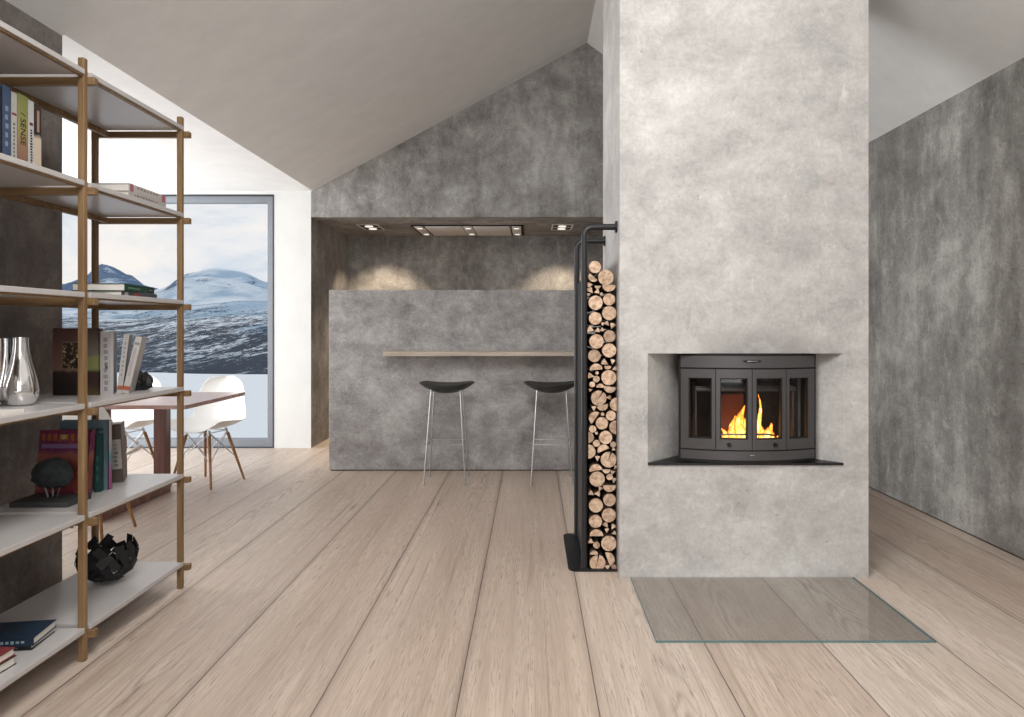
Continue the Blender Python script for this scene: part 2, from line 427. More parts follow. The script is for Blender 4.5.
# sloping ceiling, one slab with a ridge
b = B()
zl = cz(-2.26)
b.prism([(-2.26, zl), (RX, RZ), (EX + T, cz(EX + T)), (EX + T, cz(EX + T) + T), (RX, RZ + T + .03), (-2.26, zl + T)], YN - .1, YW)
b.prism([(LX, LZ), (RX, RZ), (EX + T, cz(EX + T)), (EX + T, cz(EX + T) + T), (RX, RZ + T + .03), (LX, LZ + T)], YW, YB + .02)
b.box((XL - T, YW - .02, LZ), (LX, YB + .02, LZ + T))
struct(b.build('ceiling', 'ceiling', angle=5))
# near left wall (concrete coloured darker for its low light) with its end
b = B(); b.prism([(-2.26 - .14, 0), (-2.19, 0), (-2.19, cz(-2.19) + .02), (-2.40, cz(-2.40) + .1)], YN, YW); struct(b.build('wall_left', 'concrete_shaded', angle=5))
# return wall closing the dining end towards the viewer
b = B(); b.box((XL - T, YW - .17, 0), (-2.40, YW - .02, LZ)); struct(b.build('wall_left_return', 'plaster'))
# far left wall with a wide opening
b = B()
b.box((XL - T, YW - .02, 0), (XL, 3.55, LZ)); b.box((XL - T, 6.85, 0), (XL, YB, LZ)); b.box((XL - T, 3.55, 2.5), (XL, 6.85, LZ)); b.box((XL - T, 3.55, 0), (XL, 6.85, .12))
struct(b.build('wall_far_left', 'plaster'))
# right wall
b = B(); b.prism([(EX, 0), (EX + T, 0), (EX + T, cz(EX + T) + .02), (EX, EZ + .02)], YN, YB + 1.5); struct(b.build('wall_right', 'concrete_right', angle=5))
b = B(); b.box((EX - .006, YN, 0), (EX + .001, YB + 1.4, .006)); struct(b.build('shadow_strip_1', 'shadow_strip'))  # dark strip stands in for the shadow line at the wall foot
# back wall: plastered left part holding the big window, concrete part with the kitchen niche
WX0, WX1, WZ1 = -5.15, -2.57, 2.535
NX, NZ, ND = -2.2, 2.31, 8.43
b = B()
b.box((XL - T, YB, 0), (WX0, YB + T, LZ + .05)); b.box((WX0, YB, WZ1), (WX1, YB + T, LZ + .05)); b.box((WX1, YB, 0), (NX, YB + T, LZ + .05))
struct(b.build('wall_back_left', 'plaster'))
b = B()
b.prism([(NX, NZ), (EX, NZ), (EX, EZ + .02), (RX, RZ + .02), (LX, LZ + .02), (NX, LZ + .02)], YB, YB + T)
b.prism([(NX - T, 0), (NX, 0), (NX, NZ), (NX - T, NZ)], YB + T, ND + T)
b.box((NX - .0001, YB + .001, 0), (NX + .0005, YB + T, NZ))
b.box((NX, ND, 0), (EX, ND + T, NZ))
b.box((NX - T, YB + T, NZ), (EX, ND + T, NZ + .15))
struct(b.build('wall_back', 'concrete_wall', angle=5))
# wall behind the viewer: gable with wide glazing
b = B()
b.box((-2.4, YN - T, 0), (-.3, YN, 3.05)); b.box((2.2, YN - T, 0), (EX + T, YN, 3.05)); b.box((-.3, YN - T, 0), (2.2, YN, .4))
b.prism([(-2.4, 3.05), (EX, 3.05), (EX, 3.05), (1.94, 3.05), (RX, RZ + .02), (-1.3, 3.05)], YN - T, YN)
struct(b.build('wall_rear', 'plaster'))

# big window
w = D.objects.new('window_1', None); C.objects.link(w); w.location = ((WX0 + WX1) / 2, YB, 0); struct(w)
hw = (WX1 - WX0) / 2
b = B()
f = .075
b.box((-hw, .03, 0), (-hw + f, .12, WZ1)); b.box((hw - f, .03, 0), (hw, .12, WZ1)); b.box((-hw + f, .03, WZ1 - f), (hw - f, .12, WZ1)); b.box((-hw + f, .03, 0), (hw - f, .12, .085))
b.build('window_frame', 'win_frame', w, angle=5)
b = B()
e = .012
b.box((-hw, -.004, 0), (-hw + e, .03, WZ1)); b.box((hw - e, -.004, 0), (hw, .03, WZ1)); b.box((-hw + e, -.004, WZ1 - e), (hw - e, .03, WZ1)); b.box((-hw + e, -.004, 0), (hw - e, .03, .008))
b.build('window_edge', 'win_dark', w, angle=5)
b = B(); b.box((-hw + f - .004, .07, .08), (hw - f + .004, .076, WZ1 - f + .004)); b.build('window_pane', 'pane', w)

# ------------------------------------------------------------------ outside: snow field, wooded slope, mountains
def outside_mat():
    m, n, out = newmat('snowy_mountain_slopes')
    p = pos_of(n); x, y, z = n.sep(p)
    k = n.m('DIVIDE', 900., n.m('MAXIMUM', y, 300.))          # keeps the grain readable on near and far slopes alike
    big = n.noise(n.mapping(p, (.005, .005, .02)), 1, 6, .6)
    band = n.noise(n.mapping(p, (.05, .006, .12)), 1, 12, .75, .6)
    fine = n.noise(n.mapping(p, (.3, .035, .8)), 1, 10, .85)
    mixn = n.m('ADD', n.m('MULTIPLY', band, .42), n.m('MULTIPLY', fine, .58))
    zz = n.m('ADD', z, n.m('MULTIPLY', n.m('SUBTRACT', big, .5), 40.))
    thr = n.mr(zz, -25, 65, .44, .59)
    tree = n.mr(n.m('SUBTRACT', mixn, thr), -.012, .02)
    nor = n.node('ShaderNodeNewGeometry').outputs['Normal']
    nx, ny, nz = n.sep(nor)
    rk = n.noise(n.mapping(p, (.010, .006, .022), (4, 4, 4)), 1, 12, .78, .8)
    rock = n.m('MULTIPLY', n.mr(n.m('ADD', rk, n.m('ADD', n.m('MULTIPLY', n.m('SUBTRACT', .93, nz), .9), n.mr(y, 2500, 2900, 0, .10))), .53, .60), n.mr(z, 55, 120, 0, 1))
    shade = n.mr(n.noise(n.mapping(p, (.006, .004, .012), (1, 7, 3)), 1, 6, .6), .42, .58)
    snow = n.mix(shade, srgb(168, 190, 208), srgb(228, 234, 240))  # bluish patches are shade painted into the snow
    far = n.mr(y, 700, 3000, 0, 1)  # far slopes turn bluer, haze put into the colours
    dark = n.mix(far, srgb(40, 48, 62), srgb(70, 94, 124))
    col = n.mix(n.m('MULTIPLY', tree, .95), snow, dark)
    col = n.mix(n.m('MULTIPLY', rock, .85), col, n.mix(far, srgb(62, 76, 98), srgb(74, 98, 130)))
    princ(n, out, col, .9, 0, None, .1)
    return m
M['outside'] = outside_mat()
M['snow'] = plain('snow_field', srgb(244, 246, 248), .8, 0, .01, .05)
def lerp_pts(pts, t):
    if t <= pts[0][0]: return pts[0][1]
    for (a, va), (c_, vc) in zip(pts, pts[1:]):
        if t <= c_:
            k = (t - a) / (c_ - a); k = k * k * (3 - 2 * k); return va + (vc - va) * k
    return pts[-1][1]
# bearing (x/y) -> height of skyline for the near slope, the dome and the far pointed peak
def bx(px): return (px - 531) / 700
dome = [(bx(-900), 60), (bx(-200), 110), (bx(20), 90), (bx(85), 75), (bx(130), 86), (bx(160), 120), (bx(190), 170), (bx(215), 186), (bx(240), 178), (bx(268), 150), (bx(300), 120), (bx(380), 90), (bx(520), 120), (bx(900), 140)]
peak = [(bx(-900), 150), (bx(-100), 230), (bx(20), 150), (bx(60), 190), (bx(84), 210), (bx(97), 262), (bx(104), 276), (bx(112), 258), (bx(128), 226), (bx(150), 170), (bx(200), 80), (bx(900), 60)]
fore = [(bx(-900), 10), (bx(40), 14), (bx(130), 12), (bx(200), 20), (bx(268), 20), (bx(420), 10), (bx(900), 20)]
def terrain(y0, y1, ny, skyf, base, peak_y, amp, name, label):
    bm = bmesh.new(); nx = 300; rows = []
    for j in range(ny + 1):
        y = y0 + (y1 - y0) * (j / ny); row = []
        for i in range(nx + 1):
            t = -2.0 + 2.6 * i / nx
            X = t * y; k = (y - y0) / (peak_y - y0)
            prof = (max(0, min(1, k)) ** 1.25 if k <= 1 else max(0, 1 - (k - 1) * 1.3))
            h = base + (lerp_pts(skyf, t) * y / peak_y ** 1 * (peak_y / y if k <= 1 else 1) - base) * prof
            nn = mnoise.fractal(Vector((X / 260, y / 260, base * .1)), 1.0, 2.1, 6)
            h += nn * amp * min(1, 3 * max(0, k)) * (1 if k < .9 else .4)
            row.append(bm.verts.new((X, y, h)))
        rows.append(row)
    for j in range(ny):
        for i in range(nx): bm.faces.new((rows[j][i], rows[j][i + 1], rows[j + 1][i + 1], rows[j + 1][i]))
    me = D.meshes.new(name); bm.to_mesh(me); bm.free(); me.materials.append(M['outside'])
    for p in me.polygons: p.use_smooth = True
    o = D.objects.new(name, me); C.objects.link(o); tag(o, label, name.split('_')[-1]); return o
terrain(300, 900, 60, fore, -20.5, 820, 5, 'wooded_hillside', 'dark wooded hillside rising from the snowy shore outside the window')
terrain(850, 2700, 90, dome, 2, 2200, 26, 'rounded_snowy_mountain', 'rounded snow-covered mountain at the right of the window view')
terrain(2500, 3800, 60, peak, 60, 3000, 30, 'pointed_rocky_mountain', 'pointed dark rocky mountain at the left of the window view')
b = B(); b.quad((-2600, 9.5, -20), (900, 9.5, -20), (900, 900, -20), (-2600, 900, -20))
tag(b.build('snow_field', 'snow'), 'flat white snow field stretching from the house to the hillside', 'snow')

# ------------------------------------------------------------------ chimney with niche
def build_chimney():
    x0, x1, y0, y1 = .426, 1.620, 3.36, 4.14
    nx0, nx1, nz0, nz1 = .56, 1.498, .542, 1.078
    t = thing('chimney', 'concrete chimney breast with stove niche rising to the ceiling', 'chimney', ((x0 + x1) / 2, y0, 0))
    ox = (x0 + x1) / 2
    b = B(); q = lambda *p: b.quad(*[(a - ox, c - y0, d) for a, c, d in p])
    ZT = lambda x: cz(x) + .01
    # front face around the opening
    q((x0, y0, 0), (x1, y0, 0), (x1, y0, nz0), (x0, y0, nz0))
    q((x0, y0, nz0), (nx0, y0, nz0), (nx0, y0, nz1), (x0, y0, nz1))
    q((nx1, y0, nz0), (x1, y0, nz0), (x1, y0, nz1), (nx1, y0, nz1))
    q((x0, y0, nz1), (x1, y0, nz1), (x1, y0, ZT(x1)), (RX, y0, ZT(RX)), (x0, y0, ZT(x0)))
    q((x0, y0, 0), (x0, y1, 0), (x0, y1, ZT(x0)), (x0, y0, ZT(x0)))
    q((x1, y0, 0), (x1, y1, 0), (x1, y1, ZT(x1)), (x1, y0, ZT(x1)))
    q((x0, y1, 0), (x1, y1, 0), (x1, y1, ZT(x1)), (RX, y1, ZT(RX)), (x0, y1, ZT(x0)))
    # niche: splayed cheeks then straight pocket
    d1, d2, ins = .20, .46, .19
    a0, a1 = nx0 + ins, nx1 - ins
    for (A0, Y0), (A1, Y1) in (((nx0, y0), (a0, y0 + d1)), ((a0, y0 + d1), (a0, y0 + d2))):
        q((A0, Y0, nz0), (A1, Y1, nz0), (A1, Y1, nz1), (A0, Y0, nz1))
        B0, B1 = nx0 + nx1 - A0, nx0 + nx1 - A1
        q((B0, Y0, nz0), (B1, Y1, nz0), (B1, Y1, nz1), (B0, Y0, nz1))
    q((a0, y0 + d2, nz0), (a1, y0 + d2, nz0), (a1, y0 + d2, nz1), (a0, y0 + d2, nz1))
    for z in (nz0, nz1):
        q((nx0, y0, z), (nx1, y0, z), (a1, y0 + d1, z), (a0, y0 + d1, z)); q((a0, y0 + d1, z), (a1, y0 + d1, z), (a1, y0 + d2, z), (a0, y0 + d2, z))
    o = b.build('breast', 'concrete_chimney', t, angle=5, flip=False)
    return t
build_chimney()

# ------------------------------------------------------------------ stove insert
def build_stove():
    cx, cy = 1.050, 3.40
    t = thing('stove', 'dark grey curved wood stove insert with four glass panels and burning fire', 'stove', (cx, cy, .556))
    w, bul = .333, .075
    R = (w * w + bul * bul) / (2 * bul); yc = R - bul; TH = math.asin(w / R)
    z0 = .556
    def arc(th, r=R): return (r * math.sin(th), yc - r * math.cos(th))
    def band(b, t0, t1, za, zb, ra, rb, n=12):
        """solid shell between radii ra (outer/front) and rb"""
        ths = [t0 + (t1 - t0) * i / n for i in range(n + 1)]
        V = []
        for th in ths:
            fo = arc(th, ra); ba = arc(th, rb)
            V.append([b.bm.verts.new((fo[0], fo[1], za)), b.bm.verts.new((fo[0], fo[1], zb)), b.bm.verts.new((ba[0], ba[1], zb)), b.bm.verts.new((ba[0], ba[1], za))])
        for p, q_ in zip(V, V[1:]):
            for k in range(4):
                f = b.bm.faces.new((p[k], q_[k], q_[(k + 1) % 4], p[(k + 1) % 4])); f.material_index = b.mi
        for V_ in (V[0], V[-1][::-1]):
            f = b.bm.faces.new(V_); f.material_index = b.mi
        return b
    H = 1.074 - z0
    # inner steel case (open at the front) and outer edge
    b = B()
    b.box((-w + .03, .015, 0), (-w + .036, .10, H)); b.box((w - .036, .015, 0), (w - .03, .10, H))
    b.box((-.25, .33, .02), (.25, .345, H - .01)); b.box((-.257, .03, .02), (-.246, .345, H - .01)); b.box((.246, .03, .02), (.257, .345, H - .01))
    b.box((-.257, .0, .015), (.257, .345, .03)); b.box((-.257, .0, H - .02), (.257, .345, H - .008))
    b.build('case', 'firebox', t, angle=5)
    b = B(); band(b, -TH, TH, H - .008, H, R, R - .05, 24); band(b, -TH, TH, 0, .012, R - .003, R - .05, 24)
    band(b, -TH, -TH + .012, 0, H, R, R - .018, 1); band(b, TH - .012, TH, 0, H, R, R - .018, 1)
    b.build('outer_edge', 'stove_dark', t)
    top = B(); band(top, -TH + .013, TH - .013, 1.010 - z0, 1.066 - z0, R + .002, R - .03, 24); top = top.build('top_panel', 'stove_grey', t)
    bot = B(); band(bot, -TH + .013, TH - .013, .570 - z0, .613 - z0, R + .002, R - .03, 24); bot = bot.build('bottom_panel', 'stove_grey', t)
    b = B(); band(b, -TH + .012, TH - .012, .612 - z0, .619 - z0, R - .006, R - .03, 24); b.build('gap_strip', 'stove_dark', t)
    b = B(); band(b, -TH + .012, TH - .012, 1.0035 - z0, 1.010 - z0, R - .006, R - .03, 24); b.build('gap_strip', 'stove_dark', t)
    for tg in (-math.asin(.168 / R), 0, math.asin(.168 / R)):
        b = B(); band(b, tg - .009, tg + .009, .62 - z0, 1.003 - z0, R - .006, R - .014, 2); b.build('gap_backing', 'stove_dark', t)  # backing strip added behind the gap, stops fire glow leaking through
    # vent emblems: recess with a bright slider
    for zc, wd, par, full in ((1.042, .045, top, True), (.5955, .022, bot, False)):
        x, y = arc(0); z = zc - z0
        if full:
            b = B(); b.prism([(math.cos(a) * wd, z + math.sin(a) * .0065) for a in [i * PI / 12 for i in range(24)]], y - .004, y + .004); b.build('vent_recess', 'stove_dark', par)
        b = B(); b.box((-wd * .55, y - .010, z - .0028), (wd * .55, y - .003, z + .0028), .002); b.build('vent_slider', 'alu', par)
    # doors / side windows
    g = .0045
    za, zb = .6195 - z0, 1.003 - z0
    s1 = math.asin(.168 / R)
    segs = [(-TH + .014, -s1 - g / 2, 'side_panel', -1), (-s1 + g / 2, -g / 2, 'door', -1), (g / 2, s1 - g / 2, 'door', 1), (s1 + g / 2, TH - .014, 'side_panel', 1)]
    for t0, t1, nm, sg in segs:
        fb, ft = .050, .042
        fw = .0185
        dt = fw / R
        side_t0 = dt * (2.0 if nm == 'side_panel' and sg < 0 else 1.); side_t1 = dt * (2.0 if nm == 'side_panel' and sg > 0 else 1.)
        if nm == 'side_panel':
            if sg < 0: side_t1 = dt * .85
            else: side_t0 = dt * .85
        b = B(); ra, rb = R + .002, R - .022
        band(b, t0, t0 + side_t0, za, zb, ra, rb, 4); band(b, t1 - side_t1, t1, za, zb, ra, rb, 4)
        band(b, t0 + side_t0, t1 - side_t1, za, za + fb, ra, rb, 8); band(b, t0 + side_t0, t1 - side_t1, zb - ft, zb, ra, rb, 8)
        o = b.build(nm, 'stove_grey', t, angle=30)
        b = B(); th = .0055 / R; i0, i1 = t0 + side_t0, t1 - side_t1
        band(b, i0, i0 + th, za + fb, zb - ft, R - .004, rb, 1); band(b, i1 - th, i1, za + fb, zb - ft, R - .004, rb, 1)
        band(b, i0, i1, za + fb, za + fb + .005, R - .004, rb, 6); band(b, i0, i1, zb - ft - .005, zb - ft, R - .004, rb, 6)
        b.build('gasket', 'stove_dark', o)
        b = B(); band(b, i0, i1, za + fb, zb - ft, R - .014, R - .018, 8); b.build('glass_pane', 'stove_glass', o)
        if nm == 'door':
            tk = (t0 + t1) / 2 - sg * .0 + (-.028 if sg < 0 else .036)
            x, y = arc(tk); x2, y2 = arc(tk, R + .014)
            b = B(); b.cyl((x, y, za + .024), (x2, y2, za + .024), .0105, .0095, 20); b.build('door_knob', 'stove_dark', o)
    # baffle, brick back, retaining bar, ember bed
    b = B(); b.box((-.245, .02, .335), (.245, .05, .352), .003); b.box((-.245, .03, .352), (.245, .30, .358)); b.build('baffle', 'stove_grey', t)
    b = B(); b.box((-.105, .24, .03), (.055, .26, .30)); b.build('back_brick', 'brick', t)
    for sx in (-1, 1):
        b = B(); b.box((sx * .24 - .006, .04, .03), (sx * .24 + .006, .10, .34), .003); b.build('side_rail', 'stove_grey', t)
    b = B(); pts = [(-.17, -.005, .05), (-.17, -.012, .085), (-.155, -.018, .125), (-.10, -.028, .132), (0, -.036, .132), (.09, -.030, .132), (.125, -.02, .125), (.15, -.012, .095), (.16, -.005, .05)]
    b.tube(pts, .0048, 10); b.build('log_guard', 'alu', t)
    return t, (cx, cy, z0)
stove, (sx_, sy_, sz_) = build_stove()

def flame_mat():
    m, n, out = newmat('flame')
    tc = n.node('ShaderNodeTexCoord'); gx, gy, gz = n.sep(tc.outputs['Generated'])
    ob = tc.outputs['Object']
    nz = n.noise(n.mapping(ob, (70, 70, 26)), 1, 5, .6, 1.2)
    lw = n.node('ShaderNodeLayerWeight'); lw.inputs['Blend'].default_value = .35
    core = n.m('SUBTRACT', 1., lw.outputs['Facing'])
    heat = n.m('ADD', n.m('MULTIPLY', core, .75), n.m('SUBTRACT', n.m('MULTIPLY', n.m('SUBTRACT', nz, .5), 1.3), n.m('MULTIPLY', gz, .35)))
    col = n.ramp(heat, [(0, (.8, .06, .01)), (.28, (1., .2, .02)), (.5, (1., .48, .06)), (.75, (1., .82, .32))])
    st = n.mr(heat, 0, .8, 1.0, 4.2)
    e = n.node('ShaderNodeEmission'); n.put(e.inputs[0], col); n.put(e.inputs[1], st)
    tr = n.node('ShaderNodeBsdfTransparent')
    mx = n.node('ShaderNodeMixShader'); n.put(mx.inputs[0], n.mr(heat, .02, .42, 0, .95, True))
    n.l.new(tr.outputs[0], mx.inputs[1]); n.l.new(e.outputs[0], mx.inputs[2]); n.l.new(mx.outputs[0], out.inputs[0])
    return m
M['flame'] = flame_mat()
def ember_mat():
    m, n, out = newmat('glowing_embers')
    p = n.node('ShaderNodeTexCoord').outputs['Object']
    f = n.noise(p, 55, 5, .7, .5)
    col = n.ramp(n.mr(f, .35, .65), [(0, (.25, .01, .0)), (.5, (1, .16, .02)), (1, (1, .6, .15))])
    e = n.node('ShaderNodeEmission'); n.put(e.inputs[0], col); n.put(e.inputs[1], n.mr(f, .35, .68, .1, 4))
    n.l.new(e.outputs[0], out.inputs[0]); return m
M['ember'] = ember_mat()
def burning_log_mat():
    m, n, out = newmat('burning_log')
    p = n.node('ShaderNodeTexCoord').outputs['Object']
    f = n.noise(p, 60, 6, .7, .5)
    b_ = n.node('ShaderNodeBsdfPrincipled'); b_.inputs['Base Color'].default_value = (.05, .03, .02, 1); b_.inputs['Roughness'].default_value = .9
    n.put(b_.inputs['Emission Color'], n.ramp(f, [(.5, (.9, .12, .01)), (.7, (1, .5, .08))])); n.put(b_.inputs['Emission Strength'], n.mr(f, .5, .68, 0, 2.5))
    n.l.new(b_.outputs[0], out.inputs[0]); return m
M['burning_log'] = burning_log_mat()
fire = thing('fire', 'orange and yellow fire burning low inside the stove insert', 'fire', (sx_ + .01, sy_ + .08, sz_ + .031))
random.seed(4)
b = B(); bm = b.bm
bmesh.ops.create_grid(bm, x_segments=24, y_segments=12, size=1)
for v in bm.verts:
    v.co = Vector((v.co.x * .135, v.co.y * .085, .012 + .014 * mnoise.noise(Vector((v.co.x * 5, v.co.y * 5, 1)))))
b.build('ember_bed', 'ember', fire, flip=False)
for (p0, p1, r) in [((-.13, .02, .035), (.10, -.03, .045), .022), ((-.09, -.045, .04), (.12, .045, .04), .02), ((-.10, .05, .06), (.05, -.01, .085), .018)]:
    b = B(); n_ = 9; P0, P1 = Vector(p0), Vector(p1)
    b.tube([P0.lerp(P1, i / n_) + Vector((0, 0, random.uniform(-.003, .003))) for i in range(n_ + 1)], [r * random.uniform(.85, 1.1) for _ in range(n_ + 1)], 12)
    b.build('burning_log', 'burning_log', fire)
def flame(x, y, h, r, lean, ph, z=0.015):
    b = B(); n_ = 18; pts = []; rr = []
    for i in range(n_ + 1):
        k = i / n_
        wob = math.sin(k * 7 + ph) * .012 * k + lean * k * k
        pts.append((x + wob, y + math.cos(k * 5 + ph) * .006 * k, z + h * k))
        rr.append(max(.0006, 1.2 * r * (math.sin(min(1, (k + .12) * 1.25) * PI * .5) * (1 - k) ** .8 * 1.25 + .12 * math.sin(k * 19 + ph) * (1 - k) * k * 2)))
    b.tube(pts, rr, 14); b.build('flame', 'flame', fire)
# large tongues behind the left door, narrower ones behind the right door
for a in [(-.025, .0, .215, .036, .020, .4), (.005, .01, .19, .034, .012, 2.1), (-.055, -.01, .135, .030, -.012, 1.2), (-.085, .02, .10, .024, -.02, 3.3), (-.02, -.035, .14, .036, .0, 5.1),
          (.02, -.02, .165, .028, .004, 4.2), (-.045, .035, .16, .024, .0, .9), (.076, .0, .27, .014, -.004, 2.7), (.088, .01, .15, .024, -.01, 5.0), (.112, -.01, .13, .030, .014, 1.9),
          (.128, .01, .10, .026, .016, 3.9), (.082, -.035, .09, .030, .0, .3), (-.10, -.02, .075, .020, -.015, 2.3), (.145, -.01, .065, .020, .01, 1.1), (-.06, -.045, .07, .028, .0, 4.6), (-.01, -.05, .06, .026, .0, 3.0), (.11, -.045, .055, .024, .0, 5.4), (.045, -.02, .11, .03, 0, 2.6), (-.07, .0, .05, .02, -.03, 1.7)]:
    flame(*a)
l = D.lights.new('fire_glow', 'POINT'); l.energy = 1.1; l.color = (1, .42, .12); l.shadow_soft_size = .05
o = D.objects.new('fire_glow', l); C.objects.link(o); o.location = (sx_ - .02, sy_ + .06, sz_ + .17)

# black shelf plate under the stove
b = B(); b.prism([(.561, 3.352), (1.497, 3.352), (1.497, 3.365), (1.307, 3.558), (1.305, 3.70), (.753, 3.70), (.751, 3.558), (.561, 3.365)], .5425, .5535, 'xy')
tag(b.build('hearth_shelf', 'black_plate', angle=5), 'thin black metal plate under the stove insert in the chimney niche', 'plate')
# floor glass
t = thing('hearth_glass_plate', 'clear rectangular glass plate on the floor in front of the chimney', 'floor plate', (1.01, 3.0, 0))
b = B(); b.box((-.532, -.33, .0015), (.532, .355, .0075)); b.build('glass_sheet', 'hearth_glass', t, angle=5)
b = B(); b.box((-.5335, -.3325, .001), (.5335, -.330, .0078)); b.box((-.5345, -.3325, .001), (-.532, .355, .0078)); b.box((.532, -.3325, .001), (.5345, .355, .0078)); b.build('glass_edge', 'glass_edge', t, angle=5)

# ------------------------------------------------------------------ wood rack
t = thing('firewood_rack', 'tall black tubular steel firewood rack beside the chimney', 'rack', (.30, 3.73, 0))
def L(p): return (p[0] - .30, p[1] - 3.73, p[2])
def rounded(x0, y0, x1, y1, r, rt=None, n=8):
    pts = []
    for (cx, cy, a0, rr) in ((x0 + r, y0 + r, PI, r), (x1, y0, None, 0), (x1, y1, None, 0), (x0 + r, y1 - r, PI / 2, r)):
        if a0 is None: pts.append((cx, cy))
        else:
            for i in range(n + 1):
                a = a0 + (PI / 2) * i / n; pts.append((cx + rr * math.cos(a), cy + rr * math.sin(a)))
    return pts
b = B(); b.prism([(x - .30, y - 3.73) for x, y in rounded(.185, 3.445, .424, 4.06, .045)], 0, .010, 'xy'); b.build('base_plate', 'black_plate', t, angle=30)
for yy in (3.465, 4.02):
    zt = 1.70; r = .045; X = .263
    pts = [(X, yy, .01), (X, yy, .8)] + [(X, yy, zt - r)] + [(X + r - r * math.cos(a), yy, zt - r + r * math.sin(a)) for a in [PI / 16 * i for i in range(1, 9)]] + [(.42, yy, zt)]
    b = B(); b.tube([L(p) for p in pts], .0155, 18); fr_ = b.build('upright_tube', 'black_steel', t, angle=60)
    b = B(); b.cyl(L((.4165, yy, zt)), L((.4255, yy, zt)), .029, seg=28); b.build('wall_flange', 'black_steel', fr_)
    b = B(); b.cyl(L((X, yy, .010)), L((X, yy, .016)), .024, seg=24); b.build('foot_flange', 'black_steel', fr_)
b = B(); b.box(L((.2655, 3.485, .012)), L((.2695, 4.0, 1.45))); b.build('side_plate', 'black_steel', t, angle=5)

# ---- logs (front ends traced as X, Z at the front of the pile)
SL = 202.3; YF = 3.46
def wpos(zx, zy, org, sc): return ((org[0] + zx / sc - 531) / SL, 1.2 + (328 - (org[1] + zy / sc)) / SL)
Z3 = ((580, 255), 8.956); Z4 = ((580, 325), 8.956); Z5 = ((580, 395), 8.956); Z6 = ((580, 465), 6.235)
LOGS = []
def add(z, typ, x, y, r, d=0, shade=None): LOGS.append((typ, *wpos(x, y, *z), r / z[1] / SL, d))
for a in [('f', 135, 108, 55), ('f', 232, 200, 70), ('h', 122, 195, 46, 230), ('t', 92, 265, 28, 180), ('h', 160, 275, 27, 270), ('h', 258, 268, 60, 270), ('t', 98, 322, 30, 130), ('t', 82, 352, 20, 200),
          ('t', 150, 328, 28, 20), ('f', 192, 350, 14), ('f', 140, 427, 65), ('f', 262, 397, 54), ('f', 262, 520, 64), ('f', 137, 568, 58), ('t', 203, 620, 19, 90), ('t', 243, 615, 28, 130),
          ('t', 290, 636, 32, 70), ('t', 200, 664, 22, 270), ('t', 100, 668, 36, 160), ('t', 152, 676, 28, 20)]: add(Z3, *a)
for a in [('f', 265, 100, 54), ('f', 147, 147, 65), ('f', 262, 228, 64), ('f', 130, 277, 57), ('t', 226, 338, 36, 150), ('t', 293, 330, 27, 80), ('h', 248, 366, 32, 270), ('t', 310, 392, 28, 20),
          ('h', 145, 402, 57, 95), ('t', 100, 455, 32, 170), ('f', 154, 430, 15), ('f', 258, 472, 68), ('f', 147, 485, 30), ('f', 110, 533, 26), ('h', 182, 560, 35, 90), ('h', 268, 552, 56, 262),
          ('t', 98, 582, 19, 200), ('s', 168, 655, 70, 35), ('t', 258, 650, 25, 0)]: add(Z4, *a)
for a in [('h', 200, 92, 50, 285), ('h', 328, 85, 60, 180), ('t', 124, 122, 27, 90), ('f', 277, 185, 45), ('h', 140, 208, 60, 145), ('f', 203, 172, 16), ('f', 197, 254, 56), ('h', 325, 290, 62, 180),
          ('f', 113, 305, 33), ('f', 147, 343, 13), ('h', 76, 380, 48, 0), ('f', 230, 380, 60), ('f', 147, 433, 32), ('f', 298, 445, 27), ('h', 212, 500, 56, 115), ('h', 76, 508, 64, 0), ('t', 157, 570, 28, 90),
          ('s', 257, 582, 71, 25), ('t', 297, 488, 19, 40), ('h', 142, 678, 58, 100), ('t', 318, 652, 24, 60), ('h', 237, 668, 36, 270), ('t', 298, 692, 25, 200)]: add(Z5, *a)
for a in [('f', 108, 90, 48), ('f', 185, 76, 20), ('t', 213, 98, 20, 80), ('h', 183, 126, 41, 270), ('t', 72, 178, 20, 150), ('t', 106, 178, 22, 0), ('t', 125, 152, 17, 60), ('f', 185, 220, 40), ('f', 100, 255, 44),
          ('f', 180, 312, 44), ('f', 97, 352, 41), ('t', 163, 376, 22, 120), ('t', 205, 386, 20, 60), ('t', 168, 412, 17, 90), ('t', 210, 424, 16, 20), ('h', 102, 442, 42, 90), ('t', 72, 481, 20, 150),
          ('f', 103, 500, 21), ('f', 180, 490, 48), ('h', 88, 560, 25, 90), ('s', 110, 612, 50, 15), ('h', 172, 590, 44, 20), ('t', 170, 641, 19, 90), ('f', 211, 638, 17)]: add(Z6, *a)
random.seed(11)
rows = {}
for i, lg in enumerate(LOGS): rows.setdefault(int(lg[2] / .075), []).append(i)
ordn = ['lowest', 'second', 'third', 'fourth', 'fifth', 'sixth', 'seventh', 'eighth', 'ninth', 'tenth', 'eleventh', 'twelfth', 'thirteenth', 'fourteenth', 'fifteenth', 'sixteenth', 'seventeenth', 'eighteenth', 'nineteenth', 'twentieth', 'twenty-first', 'twenty-second']
usedlab = {}
def logname(typ, r):
    size = 'large' if r > .033 else ('medium' if r > .025 else ('small' if r > .012 else 'tiny'))
    return {'f': size + ' round log', 's': 'large cracked round log', 'h': ('big' if r > .025 else 'little') + ' half-round split log', 't': ('wedge-shaped' if r > .014 else 'thin wedge-shaped') + ' split log'}[typ]
rk = sorted(rows)
